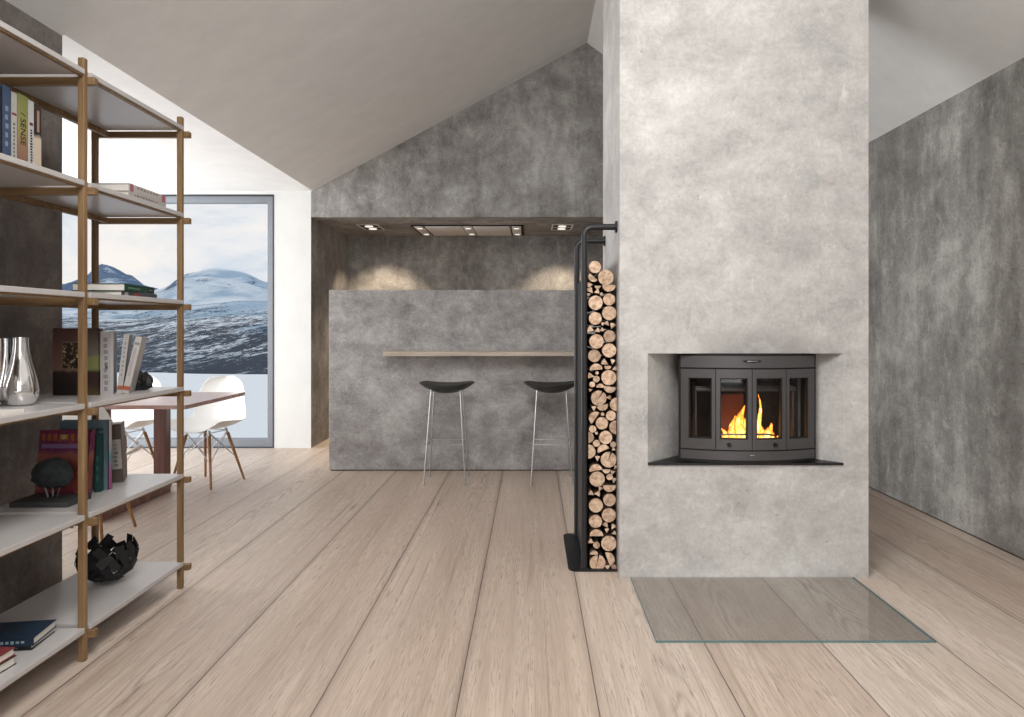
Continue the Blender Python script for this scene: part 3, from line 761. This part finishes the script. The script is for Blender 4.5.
for ri, key in enumerate(rk):
    mem = sorted(rows[key], key=lambda i: -LOGS[i][2])
    byname = {}
    for i in mem:
        typ, X, Z, r, d = LOGS[i]
        side = 'at the chimney side' if X > .365 else ('by the steel upright' if X < .318 else 'in the middle')
        byname.setdefault((logname(typ, r), side), []).append(i)
    for (nm, side), ids in byname.items():
        for j, i in enumerate(ids):
            typ, X, Z, r, d = LOGS[i]
            ex = '' if len(ids) == 1 else (('upper', 'lower') if len(ids) == 2 else ('upper', 'middle', 'lower', 'bottom'))[min(j, 3)] + ' '
            lab = f'{ex}{nm} {side}, {ordn[min(ri, 21)]} layer up from the rack base'
            ln = .50 + random.uniform(-.03, .02); y0 = random.uniform(-.004, .008)
            n_ = 28; rr = r * .985
            b = B(); b.mi = 1
            jag = [1 + random.uniform(-.02, .02) for _ in range(n_)]
            if typ in ('f', 's'):
                poly = [(rr * jag[k] * math.cos(2 * PI * k / n_), rr * jag[k] * math.sin(2 * PI * k / n_)) for k in range(n_)]
            elif typ == 'h':
                a0 = math.radians(d); rr = r
                poly = [(rr * jag[k] * math.cos(a0 - PI / 2 + PI * k / 16), rr * jag[k] * math.sin(a0 - PI / 2 + PI * k / 16)) for k in range(17)]
                # centre the piece on its traced place (flat side passes near the centre)
            else:
                a0 = math.radians(d); tip = Vector((math.cos(a0 + PI), math.sin(a0 + PI))) * r * .9
                poly = [(tip.x, tip.y)] + [(tip.x + 1.75 * r * math.cos(a0 + q), tip.y + 1.75 * r * math.sin(a0 + q)) for q in [-.5, -.25, 0, .25, .5]]
            def clampx(p):   # stay clear of the chimney and the side plate
                return (max(min(p[0] + X, .4235), .2715) - X, p[1])
            poly = [clampx(p) for p in poly]
            if typ == 's':   # radial crack as a wedge cut from the rim
                a = math.radians(90 - d)
                def cut(P, ang, wd=.06):
                    out_ = []; done = False
                    for (px, pz) in P:
                        th = (math.atan2(pz, px) - ang + PI) % (2 * PI) - PI
                        if abs(th) < .12:
                            if not done: out_ += [(px, pz), (-.15 * r * math.cos(ang), -.15 * r * math.sin(ang))]; done = True
                            continue
                        out_.append((px, pz))
                    return out_
                poly = cut(poly, a)
            yb = ln if YF + ln < 4.0 else 3.99 - YF
            b.prism(poly, y0, y0 + yb, 'xz', capmat=0)
            o = b.build('firewood_log', ['log_end', 'bark'], angle=30)
            o.location = (X, YF, Z)
            tag(o, lab, 'log', 'firewood logs stacked in the tall rack')

# ------------------------------------------------------------------ kitchen island, bar and stools
t = thing('kitchen_island', 'tall grey concrete kitchen island standing before the niche', 'kitchen island', (-.35, 5.88, 0))
b = B(); b.box((-1.347, 0, .008), (1.45, .62, 1.52), .003, seg=1); b.build('island_block', 'concrete_island', t, angle=5)
b = B(); b.box((-1.335, .012, 0), (1.44, .6, .009)); b.build('plinth', 'stove_dark', t)
b = B(); b.box((-1.19, 5.62, .974), (.62, 5.8795, 1.009), .002, seg=1)
tag(b.build('bar_shelf', 'bar_top', angle=5), 'pale wooden bar shelf fixed to the front of the concrete island', 'bar shelf')

def make_stool():
    t = thing('bar_stool', 'black saddle-seat bar stool with chrome legs under the left end of the bar shelf', 'bar stool', (-.66, 5.50, 0), 0, 'bar stools at the island')
    # saddle seat
    bm = bmesh.new(); nx, ny = 26, 12; W, Dp = .218, .165
    topv, botv = {}, {}
    for i in range(nx + 1):
        for j in range(ny + 1):
            u = -1 + 2 * i / nx; v = -1 + 2 * j / ny
            x = W * u * math.sqrt(1 - .30 * v * v); y = Dp * v * math.sqrt(1 - .45 * u * u)
            zt = .762 + .015 * u * u - .004 * (1 - v * v)
            th = .006 + .062 * (1 - abs(u) ** 2.2) * (1 - .55 * abs(v) ** 3)
            topv[i, j] = bm.verts.new((x, y, zt)); botv[i, j] = bm.verts.new((x * .985, y * .96, zt - th))
    for i in range(nx):
        for j in range(ny):
            bm.faces.new((topv[i, j], topv[i + 1, j], topv[i + 1, j + 1], topv[i, j + 1])); bm.faces.new((botv[i, j], botv[i, j + 1], botv[i + 1, j + 1], botv[i + 1, j]))
    rim = [(i, 0) for i in range(nx)] + [(nx, j) for j in range(ny)] + [(i, ny) for i in range(nx, 0, -1)] + [(0, j) for j in range(ny, 0, -1)]
    for a, c in zip(rim, rim[1:] + rim[:1]): bm.faces.new((topv[a], botv[a], botv[c], topv[c]))
    b = B(); b.bm.free(); b.bm = bm; b.build('seat', 'seat_black', t, angle=60)
    for sx in (-1, 1):
        for sy in (-1, 1):
            p0 = Vector((sx * .112, sy * .085, .725)); p1 = Vector((sx * .158, sy * .160, .006))
            b = B(); b.cyl(p0, p1, .005, seg=12); b.cyl((p1.x, p1.y, 0), (p1.x, p1.y, .008), .009, seg=12); b.build('leg', 'chrome', t)
    def at(z, sx, sy):
        k = (.715 - z) / .709; return Vector((sx * (.112 + .046 * k), sy * (.085 + .075 * k), z))
    b = B(); b.cyl(at(.305, -1, -1), at(.305, 1, -1), .005, seg=10); b.cyl(at(.305, -1, 1), at(.305, 1, 1), .005, seg=10)
    b.cyl(at(.305, -1, -1), at(.305, -1, 1), .005, seg=10); b.cyl(at(.305, 1, -1), at(.305, 1, 1), .005, seg=10)
    b.build('footrest', 'chrome', t)
    return t
st0 = make_stool()
dup(st0, (.16, 5.50, 0), 0, 'black saddle-seat bar stool with chrome legs nearest the firewood rack', 'bar stools at the island')

# niche ceiling fixtures
def downlight(x, lab):
    t = thing('downlight', lab, 'ceiling light', (x, 7.70, 2.31), 0, 'ceiling lights in the kitchen niche')
    b = B()
    for a in ((-.115, -.20, -.1, .20), (.1, -.20, .115, .20), (-.1, -.20, .1, -.185), (-.1, .185, .1, .20), (-.1, -.008, .1, .008)):
        b.box((a[0], a[1], -.006), (a[2], a[3], .0))
    b.build('frame', 'panel', t, angle=5)
    b = B(); b.box((-.1, -.185, -.003), (.1, .185, -.0005)); b.build('recess', 'stove_dark', t, angle=5)
    for yy in (-.095, .095):
        b = B(); b.cyl((0, yy, -.012), (0, yy, -.003), .042, .046, 20); b.build('lamp', 'bulb', t)
    return t
downlight(-1.76, 'square recessed downlight in the niche ceiling at its left end')
downlight(.34, 'square recessed downlight in the niche ceiling near the firewood rack')
t = thing('cooker_hood', 'long steel cooker hood recessed in the kitchen niche ceiling', 'cooker hood', (-.69, 7.93, 2.31))
b = B(); b.box((-.61, -.39, -.012), (.61, .38, 0), .003); b.build('hood_frame', 'stove_dark', t, angle=20)
for x0, x1 in ((-.46, -.06), (.06, .46)):
    b = B(); b.box((x0, -.37, -.018), (x1, .36, -.011), .002); b.build('filter_panel', 'panel', t)
for xc in (-.53, 0, .53):
    b = B(); b.box((xc - .05, -.37, -.017), (xc + .05, .36, -.011), .002); pn = b.build('lamp_panel', 'panel', t)
    for yy in (-.24, .24):
        b = B(); b.cyl((xc, yy, -.021), (xc, yy, -.0165), .03, seg=16); b.build('lamp', 'bulb', pn)
WARM = (1, .80, .58)
for x in (-1.76, .34):
    spot('niche_spot', (x, 7.80, 2.29), (math.radians(20), 0, 0), 70, 90, .6, WARM)
spot('niche_spot_side', (-1.93, 7.36, 2.29), (0, math.radians(-22), 0), 95, 84, .7, WARM)

# ------------------------------------------------------------------ dining table and chairs
t = thing('dining_table', 'reddish-brown wooden dining table with trestle legs by the window', 'table', (-3.2, 4.75, 0))
b = B(); b.box((-1.1, -.45, .700), (1.08, .44, .725), .002, seg=1); b.build('tabletop', 'walnut_sheen', t, angle=5)
for xx in (.46, -.62):
    for yy in (-.40, .33):
        b = B(); b.box((xx, yy, .06), (xx + .09, yy + .07, .70), .002, seg=1); b.build('leg', 'walnut_v', t, angle=5)
    b = B(); b.box((xx, -.46, 0), (xx + .09, .40, .06), .003, seg=1); b.build('runner', 'walnut', t, angle=5)

def make_chair(label, loc, rz):
    t = thing('dining_chair', label, 'chair', loc, rz, 'white shell dining chairs around the table')
    prof = [(-.215, .415, .165), (-.205, .43, .195), (-.16, .437, .222), (-.06, .425, .232), (.04, .42, .235), (.11, .432, .235), (.16, .47, .23), (.188, .54, .222), (.205, .62, .21), (.222, .70, .195), (.238, .765, .17), (.248, .80, .13), (.253, .815, .075)]
    bm = bmesh.new(); nu = 14; rows = []
    for k, (y, z, w_) in enumerate(prof):
        s_ = k / (len(prof) - 1); row = []
        for i in range(nu + 1):
            u = -1 + 2 * i / nu
            lift = .075 * abs(u) ** 2.4
            a = max(0, min(1, (s_ - .35) / .3))     # seat -> back
            row.append(bm.verts.new((w_ * 1.1 * u, y - lift * a * .95, z + lift * (1 - a) * (1.0 if s_ > .12 else .5))))
        rows.append(row)
    for p, q in zip(rows, rows[1:]):
        for i in range(nu): bm.faces.new((p[i], p[i + 1], q[i + 1], q[i]))
    b = B(); b.bm.free(); b.bm = bm; o = b.build('seat_shell', 'white_plastic', t, angle=80)
    md = o.modifiers.new('solid', 'SOLIDIFY'); md.thickness = .006; md.offset = 0
    md = o.modifiers.new('sub', 'SUBSURF'); md.levels = 1; md.render_levels = 2
    tops = {}; feet = {}
    for sx in (-1, 1):
        for sy in (-1, 1):
            p0 = Vector((sx * .105, sy * .10 - .01, .385)); p1 = Vector((sx * .185, sy * .185, 0))
            b = B(); b.cyl(p0, p1, .0125, .0085, 14); b.build('leg', 'beech', t); tops[sx, sy] = p0; feet[sx, sy] = p1
    b = B(); r = .0035
    mid = lambda s_, k: tops[s_].lerp(feet[s_], k)
    for a, c in (((-1, -1), (1, -1)), ((1, -1), (1, 1)), ((1, 1), (-1, 1)), ((-1, 1), (-1, -1))):
        b.cyl(tops[a] + Vector((0, 0, .015)), mid(c, .52), r, seg=8); b.cyl(tops[c] + Vector((0, 0, .015)), mid(a, .52), r, seg=8)
        b.cyl(tops[a] + Vector((0, 0, .02)), tops[c] + Vector((0, 0, .02)), r, seg=8)
    for k_ in tops: b.cyl(tops[k_] + Vector((0, 0, -.01)), tops[k_] * .9 + Vector((0, 0, .075)), .009, seg=8)
    b.build('wire_brace', 'white_wire', t)
    return t
ch = make_chair('white shell chair with wooden legs at the right end of the table, nearest its frame', (-2.50, 5.42, 0), math.radians(-16))
dup(ch, (-3.15, 5.42, 0), math.radians(-12), 'white shell chair on the window side of the table, further left behind the shelf')
dup(ch, (-2.56, 4.03, 0), math.radians(184), 'white shell chair on the near side of the table, mostly hidden by the shelf')

# ------------------------------------------------------------------ bookcase
YA, YBB = 2.523, 3.226; YC = 1.82
LV = [2.11, 1.71, 1.31, .91, .51, .105]
bc = thing('open_bookcase', 'open bookcase with oak posts and white boards along the left side', 'bookcase', (-1.8, YA, 0))
def LB(p): return (p[0] + 1.8, p[1] - YA, p[2])
pr = .0115
for Y in (YC, YA, YBB):
    for X in (-1.616, -2.009):
        b = B(); b.box(LB((X - pr, Y - pr, 0)), LB((X + pr, Y + pr, 2.172)), .002, seg=1); b.build('post', 'oak_v', bc, angle=20)
for z in LV:
    for Y in (YC, YA, YBB):
        b = B(); b.box(LB((-2.036, Y + pr, z - .027)), LB((-1.582, Y + pr + .026, z)), .002, seg=1); b.build('cross_bar', 'oak_h', bc, angle=20)
    for y0, y1 in ((YC + pr, YA - pr), (YA + pr + .010, YBB - .001)):
        b = B(); b.box(LB((-1.998, y0, z)), LB((-1.600, y1, z + .019)), .0015, seg=1); b.build('shelf_board', 'shelf_white', bc, angle=20)
        b = B(); b.box(LB((-1.622, y0, z - .006)), LB((-1.606, y1 - .002, z))); b.build('front_rail', 'oak_h', bc, angle=5)
        b = B(); b.box(LB((-1.975, y0 - .01, z - .024)), LB((-1.955, y1 + (.05 if y1 > 3 else 0), z - .0005))); b.build('rear_rail', 'oak_h', bc, angle=5)
ZT = [z + .019 for z in LV]

# ------------------------------------------------------------------ books
def colmat(rgb, rough=.5, key=None):
    k = ('col', rgb, rough)
    if k not in M: M[k] = plain('cover_%02x%02x%02x' % rgb, lin3(srgb(*rgb), .62), rough, 0, .07, 25)
    return M[k]
def grad_mat(name, stops, axis=2):
    m, n, out = newmat(name)
    g = n.sep(n.node('ShaderNodeTexCoord').outputs['Generated'])[axis]
    f = n.noise(n.node('ShaderNodeTexCoord').outputs['Object'], 45, 4)
    v = n.m('ADD', g, n.m('MULTIPLY', n.m('SUBTRACT', f, .5), .10))
    princ(n, out, n.ramp(v, stops), .5); return m
def book(label, loc, w, h, th, cover, rz=0., tilt=(0, 0, 0), group=None, flat=False, bars=(), pic=(), text=None, spine_side='front', spine=None):
    """upright book in local coords: spine faces -Y (width th along X), depth w along +Y, height h along Z.
    flat=True lays it down: thickness along Z, spine facing -Y with length h along X."""
    t = thing('book', label, 'book', loc, rz, group); t.rotation_euler = (tilt[0], tilt[1], rz)
    c = .0022; cm = cover if not isinstance(cover, tuple) else colmat(cover)
    def bx_(b, x0, x1, y0, y1, z0, z1):
        if flat: b.box((z0 - h / 2, y0, x0 + th / 2), (z1 - h / 2, y1, x1 + th / 2))
        else: b.box((x0, y0, z0), (x1, y1, z1))
    b = B()
    bx_(b, -th / 2, -th / 2 + c, 0, w, 0, h); bx_(b, th / 2 - c, th / 2, 0, w, 0, h); bx_(b, -th / 2, th / 2, -.001, c, 0, h)
    cv = b.build('cover', cm, t, angle=5)
    b = B(); bx_(b, -th / 2 + c, th / 2 - c, c, w - .004, .004, h - .004); b.build('pages', 'pages', t, angle=5)
    # spine marks: (x0,x1,z0,z1,color) as fractions of the spine
    for q in bars:
        b = B(); x0, x1, z0_, z1_, col = q
        bx_(b, -th / 2 + x0 * th, -th / 2 + x1 * th, -.0018, -.0009, z0_ * h, z1_ * h); b.build('spine_mark', colmat(col), cv, angle=5)
    if text:
        s_, size, col, zc = text
        cu = D.curves.new('txt', 'FONT'); cu.body = s_; cu.size = size; cu.align_x = 'CENTER'; cu.align_y = 'CENTER'; cu.extrude = .0003
        tmp = D.objects.new('txt', cu); C.objects.link(tmp)
        dg = bpy.context.evaluated_depsgraph_get(); me = D.meshes.new_from_object(tmp.evaluated_get(dg)); D.objects.remove(tmp)
        me.name = 'spine_title'; me.materials.clear(); me.materials.append(colmat(col))
        o = D.objects.new('spine_title', me); C.objects.link(o); o.parent = cv
        if flat: o.rotation_euler = (PI / 2, 0, 0); o.location = (zc * h - h / 2, -.0016, th / 2)
        else: o.rotation_euler = (PI / 2, PI / 2, 0); o.location = (0, -.0016, zc * h)
    return t
def textbars(n, x0, x1, z0, z1, col, seed=1, frac=.55, jitter=.25):
    r = random.Random(seed); out = []
    for i in range(n):
        a = z0 + (z1 - z0) * i / n; d_ = (z1 - z0) / n * frac
        out.append((x0 + r.uniform(0, jitter) * (x1 - x0), x1 - r.uniform(0, jitter) * (x1 - x0), a, a + d_, col))
    return out
# second board from the top, near bay: spines towards +X  (rz = +90deg turns -Y to +X)
G1 = 'upright books on the upper left board'
R90 = PI / 2; zs = ZT[1]
row = [(2.205, .060, .25, (28, 34, 48), 'thick near-black book at the far left of the upright row', [(.2, .8, .8, .84, (120, 120, 130))], None),
       (2.2695, .037, .262, (72, 92, 124), 'denim-blue book in the upright row beside the near-black one', textbars(5, .3, .7, .25, .8, (150, 162, 180), 3), None),
       (2.3085, .026, .252, (206, 202, 198), 'white book with a grey spine title left of the yellow-green book', textbars(9, .3, .65, .15, .62, (120, 118, 122), 5) + [(.1, .9, .70, .73, (150, 70, 70))], None),
       (2.336, .049, .257, 'sense', 'yellow-green book fading to rust with SENSE on the spine', [], ('/ SENSE', .034, (40, 40, 30), .55)),
       (2.3865, .027, .25, (222, 220, 220), 'white book with black spine lettering right of the yellow-green book', textbars(14, .35, .75, .1, .62, (40, 40, 48), 8, .6) + [(.25, .8, .66, .70, (120, 40, 50)), (.2, .5, .03, .07, (30, 30, 30))], None),
       (2.4145, .036, .245, 'tan', 'black and tan book at the right end of the upright row', [(.4, .7, .62, .92, (196, 160, 136))], None)]
M['sense'] = grad_mat('yellow_green_to_rust_cover', [(0, srgb(112, 78, 68)), (.3, srgb(138, 106, 82)), (.55, srgb(138, 132, 80)), (1, srgb(118, 124, 70))])
M['tan'] = grad_mat('black_to_tan_cover', [(0, srgb(120, 130, 132)), (.12, srgb(190, 176, 156)), (.52, srgb(196, 180, 160)), (.58, srgb(34, 30, 30)), (1, srgb(60, 46, 40))])
for y, th, h, col, lab, bars, txt in row:
    book(lab, (-1.715, y + th / 2, zs), .16, h, th - .0008, M[col] if isinstance(col, str) else col, R90, group=G1, bars=bars, text=txt)
# second board, far bay: flat pile, spines to +X
G2 = 'flat books on the boards'
zz = ZT[1]
for th, col, lab, bars in ((.008, (30, 30, 32), 'thin black book at the bottom of the pile on the second board', []),
                           (.020, (214, 208, 204), 'pale book in the middle of the flat pile on the second board', textbars(9, .3, .6, .12, .8, (150, 90, 90), 2)),
                           (.031, (220, 212, 208), 'pale book with pink spine ends on top of the flat pile', [(.0, 1, .02, .10, (196, 120, 130)), (0, 1, .88, .97, (196, 120, 130))] + textbars(7, .55, .8, .2, .8, (150, 130, 130), 4))):
    book(lab, (-1.632, 2.985, zz), .19, .285, th, col, R90, flat=True, group=G2, bars=bars); zz += th + .0004
zz = ZT[2]
for th, col, lab, bars, r_ in ((.020, (88, 92, 100), 'grey book under the green book on the third board', [(0.1, .9, .3, .5, (150, 80, 80)), (.1, .9, .06, .16, (220, 220, 220))], 0), (.030, (26, 74, 58), 'dark green book lying on the grey one on the third board', textbars(6, .3, .6, .1, .5, (120, 170, 140), 6) + [(.2, .8, .78, .97, (24, 40, 44)), (.35, .6, .8, .95, (180, 190, 190))], .08)):
    book(lab, (-1.65, 2.955, zz), .20, .29, th, col, R90 + .05 + r_, flat=True, group=G2, bars=bars); zz += th + .0004

# books showing their covers to the viewer: box with the cover picture as a part
def cover_book(label, loc, w, h, th, cover, rz=0., tilt=0., marks=(), group=None, spine=None):
    t = thing('book', label, 'book', loc, rz, group); t.rotation_euler = (tilt, 0, rz)
    cm = cover if not isinstance(cover, tuple) else colmat(cover); c = .0025
    b = B(); b.box((-w / 2, 0, 0), (w / 2, c, h)); b.box((-w / 2, th - c, 0), (w / 2, th, h)); b.box((w / 2 - c, 0, 0), (w / 2, th, h)); cv = b.build('cover', cm, t, angle=5)
    b = B(); b.box((-w / 2 + .004, c, .004), (w / 2 - c, th - c, h - .004)); b.build('pages', 'pages', t, angle=5)
    for nm, x0, x1, z0_, z1_, col in marks:
        b = B(); b.box((-w / 2 + x0 * w, -.0010 if nm != 'cover_picture' else -.0018, z0_ * h), (-w / 2 + x1 * w, .0002, z1_ * h)); b.build(nm, col if not isinstance(col, tuple) else colmat(col), cv, angle=5)
    return t
G3 = 'books on the middle board'; z4 = ZT[3]
def brown_cover():
    m, n, out = newmat('brown_picture_cover')
    g = n.node('ShaderNodeTexCoord').outputs['Generated']; x, y, z = n.sep(g)
    f = n.noise(n.node('ShaderNodeTexCoord').outputs['Object'], 22, 6, .6)
    v = n.m('ADD', z, n.m('MULTIPLY', n.m('SUBTRACT', f, .5), .12))
    left = n.ramp(v, [(0, srgb(34, 26, 26)), (.34, srgb(48, 36, 34)), (.38, srgb(124, 98, 84)), (.6, srgb(110, 80, 70)), (1, srgb(72, 46, 46))])
    right = n.ramp(v, [(0, srgb(88, 72, 44)), (.16, srgb(52, 38, 34)), (.34, srgb(56, 40, 36)), (.4, srgb(128, 134, 84)), (.56, srgb(136, 142, 92)), (.62, srgb(120, 110, 104)), (1, srgb(78, 58, 56))])
    princ(n, out, n.mix(n.mr(x, .5, .68), left, right), .4); return m
M['browncover'] = brown_cover()
def picture_mat():
    m, n, out = newmat('small_dark_picture')
    p = n.node('ShaderNodeTexCoord').outputs['Object']
    f = n.noise(p, 55, 4, .6); g = n.noise(n.mapping(p, loc=(2, 3, 5)), 30, 3)
    c = n.ramp(f, [(.35, srgb(20, 18, 18)), (.55, srgb(60, 44, 36)), (.62, srgb(190, 170, 130)), (.7, srgb(226, 216, 190))])
    princ(n, out, n.mix(n.mr(g, .5, .62, 0, .6), c, srgb(40, 20, 22)), .4); return m
M['picture'] = picture_mat()
cover_book('brown book with a small dark picture, cover facing the room on the middle board', (-1.833, 2.82, z4), .187, .27, .022, M['browncover'], 0, 0,
           [('picture_border', .205, .60, .385, .80, (150, 130, 112)), ('cover_picture', .22, .585, .40, .785, M['picture'])], G3)
book('thick grey-white book with lettered spine beside the brown book', (-1.722, 2.838, z4), .16, .258, .050, (198, 192, 190), rz=math.radians(26), bars=textbars(9, .3, .66, .06, .93, (150, 146, 148), 12, .7) + [(.22, .24, .02, .98, (150, 146, 146)), (.72, .74, .02, .98, (160, 156, 156)), (.42, .6, .40, .50, (70, 60, 60))], group=G3)
t_ = book('pale book leaning right against the thick grey-white book', (-1.689, 2.872, z4 + .001), .14, .245, .020, (196, 190, 188), rz=math.radians(24), tilt=(0, math.radians(6), 0), bars=textbars(8, .3, .7, .3, .9, (150, 146, 146), 14) + [(0, 1, .07, .14, (176, 84, 48))], group=G3)
t_ = book('pale book leaning furthest right beside the black ornament', (-1.672, 2.885, z4 + .0012), .13, .238, .024, (208, 202, 198), rz=math.radians(20), tilt=(0, math.radians(12), 0), bars=[(.12, .88, .86, .9, (150, 146, 146)), (0, 1, .06, .13, (180, 88, 50)), (.15, .6, .3, .8, (188, 182, 180))], group=G3)
# black jagged ornament
b = B(); random.seed(7)
bmesh.ops.create_icosphere(b.bm, subdivisions=3, radius=1)
for v in b.bm.verts:
    k = 1 + .42 * mnoise.noise(v.co * 2.3) + .15 * mnoise.noise(v.co * 6)
    c = v.co * k; v.co = Vector((c.x * .044 * (1 - .35 * max(0, c.z)), c.y * .036, max(c.z, -.75) * .046 + .0345))
o = b.build('rock_ornament', 'black_matt', loc=(-1.70, 3.06, z4)); tag(o, 'jagged black rock-like ornament at the end of the middle board', 'ornament')
# vases
def vase(label, loc, prof, mat='silver'):
    b = B(); b.lathe(prof, seg=48); o = b.build('vase', mat, loc=loc, angle=80); tag(o, label, 'vase'); return o
vase('polished silver vase with narrow neck and wide belly on the middle board', (-1.79, 2.456, z4),
     [(0, 0), (.030, 0), (.040, .006), (.052, .030), (.056, .052), (.053, .078), (.044, .112), (.034, .150), (.027, .190), (.0245, .220), (.025, .238), (.0235, .238), (.023, .22), (.0255, .19), (.032, .15), (.042, .112), (.051, .078), (.053, .05), (.03, .012), (0, .010)])
vase('wide silver jug behind the narrow-necked silver vase', (-1.885, 2.41, z4),
     [(0, 0), (.045, 0), (.060, .008), (.068, .06), (.074, .12), (.076, .18), (.075, .235), (.073, .235), (.073, .18), (.070, .12), (.064, .06), (.055, .014), (0, .012)])
b = B(); b.box((-1.80, 2.06, z4), (-1.615, 2.232, z4 + .012), .001, seg=1)
t = b.build('booklet', 'pages', angle=5); tag(t, 'thin white booklet lying on the near end of the middle board', 'booklet')

G4 = 'books on the fourth board'; z5 = ZT[4]
def magenta_cover():
    m, n, out = newmat('magenta_ornate_cover')
    tc = n.node('ShaderNodeTexCoord'); x, y, z = n.sep(tc.outputs['Generated']); p = tc.outputs['Object']
    f = n.noise(p, 60, 6, .7, 1.0); g = n.noise(p, 26, 4, .6)
    base = n.ramp(n.m('ADD', z, n.m('MULTIPLY', n.m('SUBTRACT', g, .5), .15)), [(0, srgb(84, 26, 52)), (.2, srgb(120, 48, 44)), (.45, srgb(100, 42, 44)), (.62, srgb(140, 80, 72)), (.70, srgb(84, 30, 76)), (1, srgb(104, 30, 66))])
    c = n.mix(n.mr(f, .52, .64, 0, .7), base, srgb(150, 84, 50))
    c = n.mix(n.mr(f, .36, .30), c, srgb(70, 20, 60))
    princ(n, out, c, .4); return m
M['magenta'] = magenta_cover()
orn = [('cover_title', .05 + i * .115, .12 + i * .115, .84, .94, (176, 104, 50)) for i in range(8)]
orn += [('cover_band', .06, .92, .725, .79, (150, 118, 160)), ('cover_emblem', .43, .55, .86, .93, (206, 196, 120))]
cover_book('magenta and orange ornate book leaning back behind the black stone sculpture', (-1.874, 2.785, z5), .203, .262, .038, M['magenta'], 0, math.radians(-7), orn, G4)
book('narrow dark green book between the magenta book and the blue-grey book', (-1.771, 2.86, z5), .034, .236, .020, (20, 74, 68), rz=.2, bars=textbars(3, .3, .7, .2, .7, (60, 130, 120), 3), group=G4)
bl = [('cover_text', .76, .90, .26 + i * .085, .30 + i * .085, (78, 104, 120)) for i in range(8)] + [('cover_label', .735, .90, .06, .17, (214, 214, 216)), ('cover_symbol', .79, .85, .08, .145, (60, 60, 64))]
tb_ = cover_book('tall blue-grey book with a white label, facing the room on the fourth board', (-1.852, 2.90, z5), .202, .288, .026, (124, 148, 160), 0, 0, bl, G4)
book('brown book with a cream spine band at the right of the fourth board', (-1.797, 3.04, z5 + .0005), .13, .252, .048, (96, 76, 66), rz=math.radians(24), tilt=(0, math.radians(-2.5), 0), bars=[(.06, .94, .23, .74, (202, 194, 184))] + textbars(6, .3, .7, .28, .70, (120, 110, 104), 9), group=G4)
b = B(); b.box((.1008, .004, .002), (.1016, .022, .286)); b.build('spine_panel', grad_mat('pink_teal_spine', [(0, srgb(160, 60, 110)), (.3, srgb(150, 90, 130)), (.45, srgb(90, 140, 150)), (.7, srgb(190, 176, 180)), (1, srgb(196, 190, 190))]), [c for c in tb_.children if c.name.startswith('cover')][0], angle=5)
# sculpture
t = thing('stone_sculpture', 'black stone ball on short silver prongs and slate slab', 'sculpture', (-1.845, 2.70, z5))
b = B(); b.box((-.105, -.085, 0), (.115, .055, .020), .002); b.build('slab', 'slab', t)
b = B(); bmesh.ops.create_icosphere(b.bm, subdivisions=4, radius=1)
for v in b.bm.verts:
    k = 1 + .10 * mnoise.noise(v.co * 3.5) + .05 * mnoise.noise(v.co * 9); v.co = Vector((v.co.x * .071 * k, v.co.y * .055 * k, v.co.z * .058 * k + .112 - .012 * (v.co.x ** 2)))
b.build('stone', 'stone_black', t)
b = B()
for i in range(6):
    a = i * PI / 3; b.cyl((.017 * math.cos(a), .017 * math.sin(a), .02), (.030 * math.cos(a), .030 * math.sin(a), .066), .0018, seg=8)
b.build('prongs', 'alu', t)

# bowl of black plates
b = B(); random.seed(5)
def bowl_pt(a, k):   # k 0 bottom .. 1 rim
    th = k * 1.72; r = .112 * math.sin(th) ** .85 if th < PI / 2 else .112 * (1 - .10 * (th - PI / 2)); z = .108 - .102 * math.cos(th)
    return Vector((r * math.cos(a), r * math.sin(a), z))
spec = [(.15, 5), (.42, 9), (.62, 13), (.80, 14), (.96, 12), (1.12, 9)]
for k, n_ in spec:
    for i in range(n_):
        a = 2 * PI * (i + random.uniform(-.25, .25)) / n_; p = bowl_pt(a, k + random.uniform(-.03, .03))
        nrm = (bowl_pt(a, k + .02) - bowl_pt(a, k - .02)).normalized(); tan = Vector((-math.sin(a), math.cos(a), 0)); out_ = tan.cross(nrm).normalized()
        R_ = Matrix((tan, nrm, out_)).transposed() @ Matrix.Rotation(random.choice([-.9, -.5, .5, .8, 1.1, .2]) + random.uniform(-.2, .2), 3, 'Z') @ Matrix.Rotation(random.uniform(-.15, .15), 3, 'X')
        w_, h_ = random.uniform(.021, .026), random.uniform(.034, .042)
        b.box(p - Vector((w_, h_, .0012)) * .72, p + Vector((w_, h_, .0012)) * .72, 0, R_)
zmin = min(v.co.z for v in b.bm.verts)
for v in b.bm.verts: v.co.z -= zmin
o = b.build('woven_bowl', 'black_matt', loc=(-1.80, 2.975, ZT[5]), angle=5); tag(o, 'black bowl made of overlapping metal plates on the lowest board', 'bowl')

G5 = 'flat books on the lowest board'; z6 = ZT[5]
book('dark book lying under the blue book on the lowest board', (-1.80, 2.325, z6), .14, .26, .018, (30, 34, 42), .10, flat=True, group=G5, bars=[(.3, .6, .3, .85, (120, 130, 134))])
book('dark blue book with white spine letters on the lowest board', (-1.79, 2.31, z6 + .0184), .15, .27, .026, (22, 50, 74), .16, flat=True, group=G5, bars=[(.25, .75, .02, .16, (190, 200, 206))] + textbars(11, .3, .72, .28, .92, (176, 192, 204), 21, .6))
book('brown book at the near left end of the lowest board', (-1.775, 2.13, z6), .12, .24, .028, (60, 40, 34), -.06, flat=True, group=G5)
book('red and white book on top of the brown one on the lowest board', (-1.776, 2.13, z6 + .0284), .12, .236, .024, (150, 64, 66), -.03, flat=True, group=G5, bars=[(0, .45, .02, .98, (214, 208, 204))])
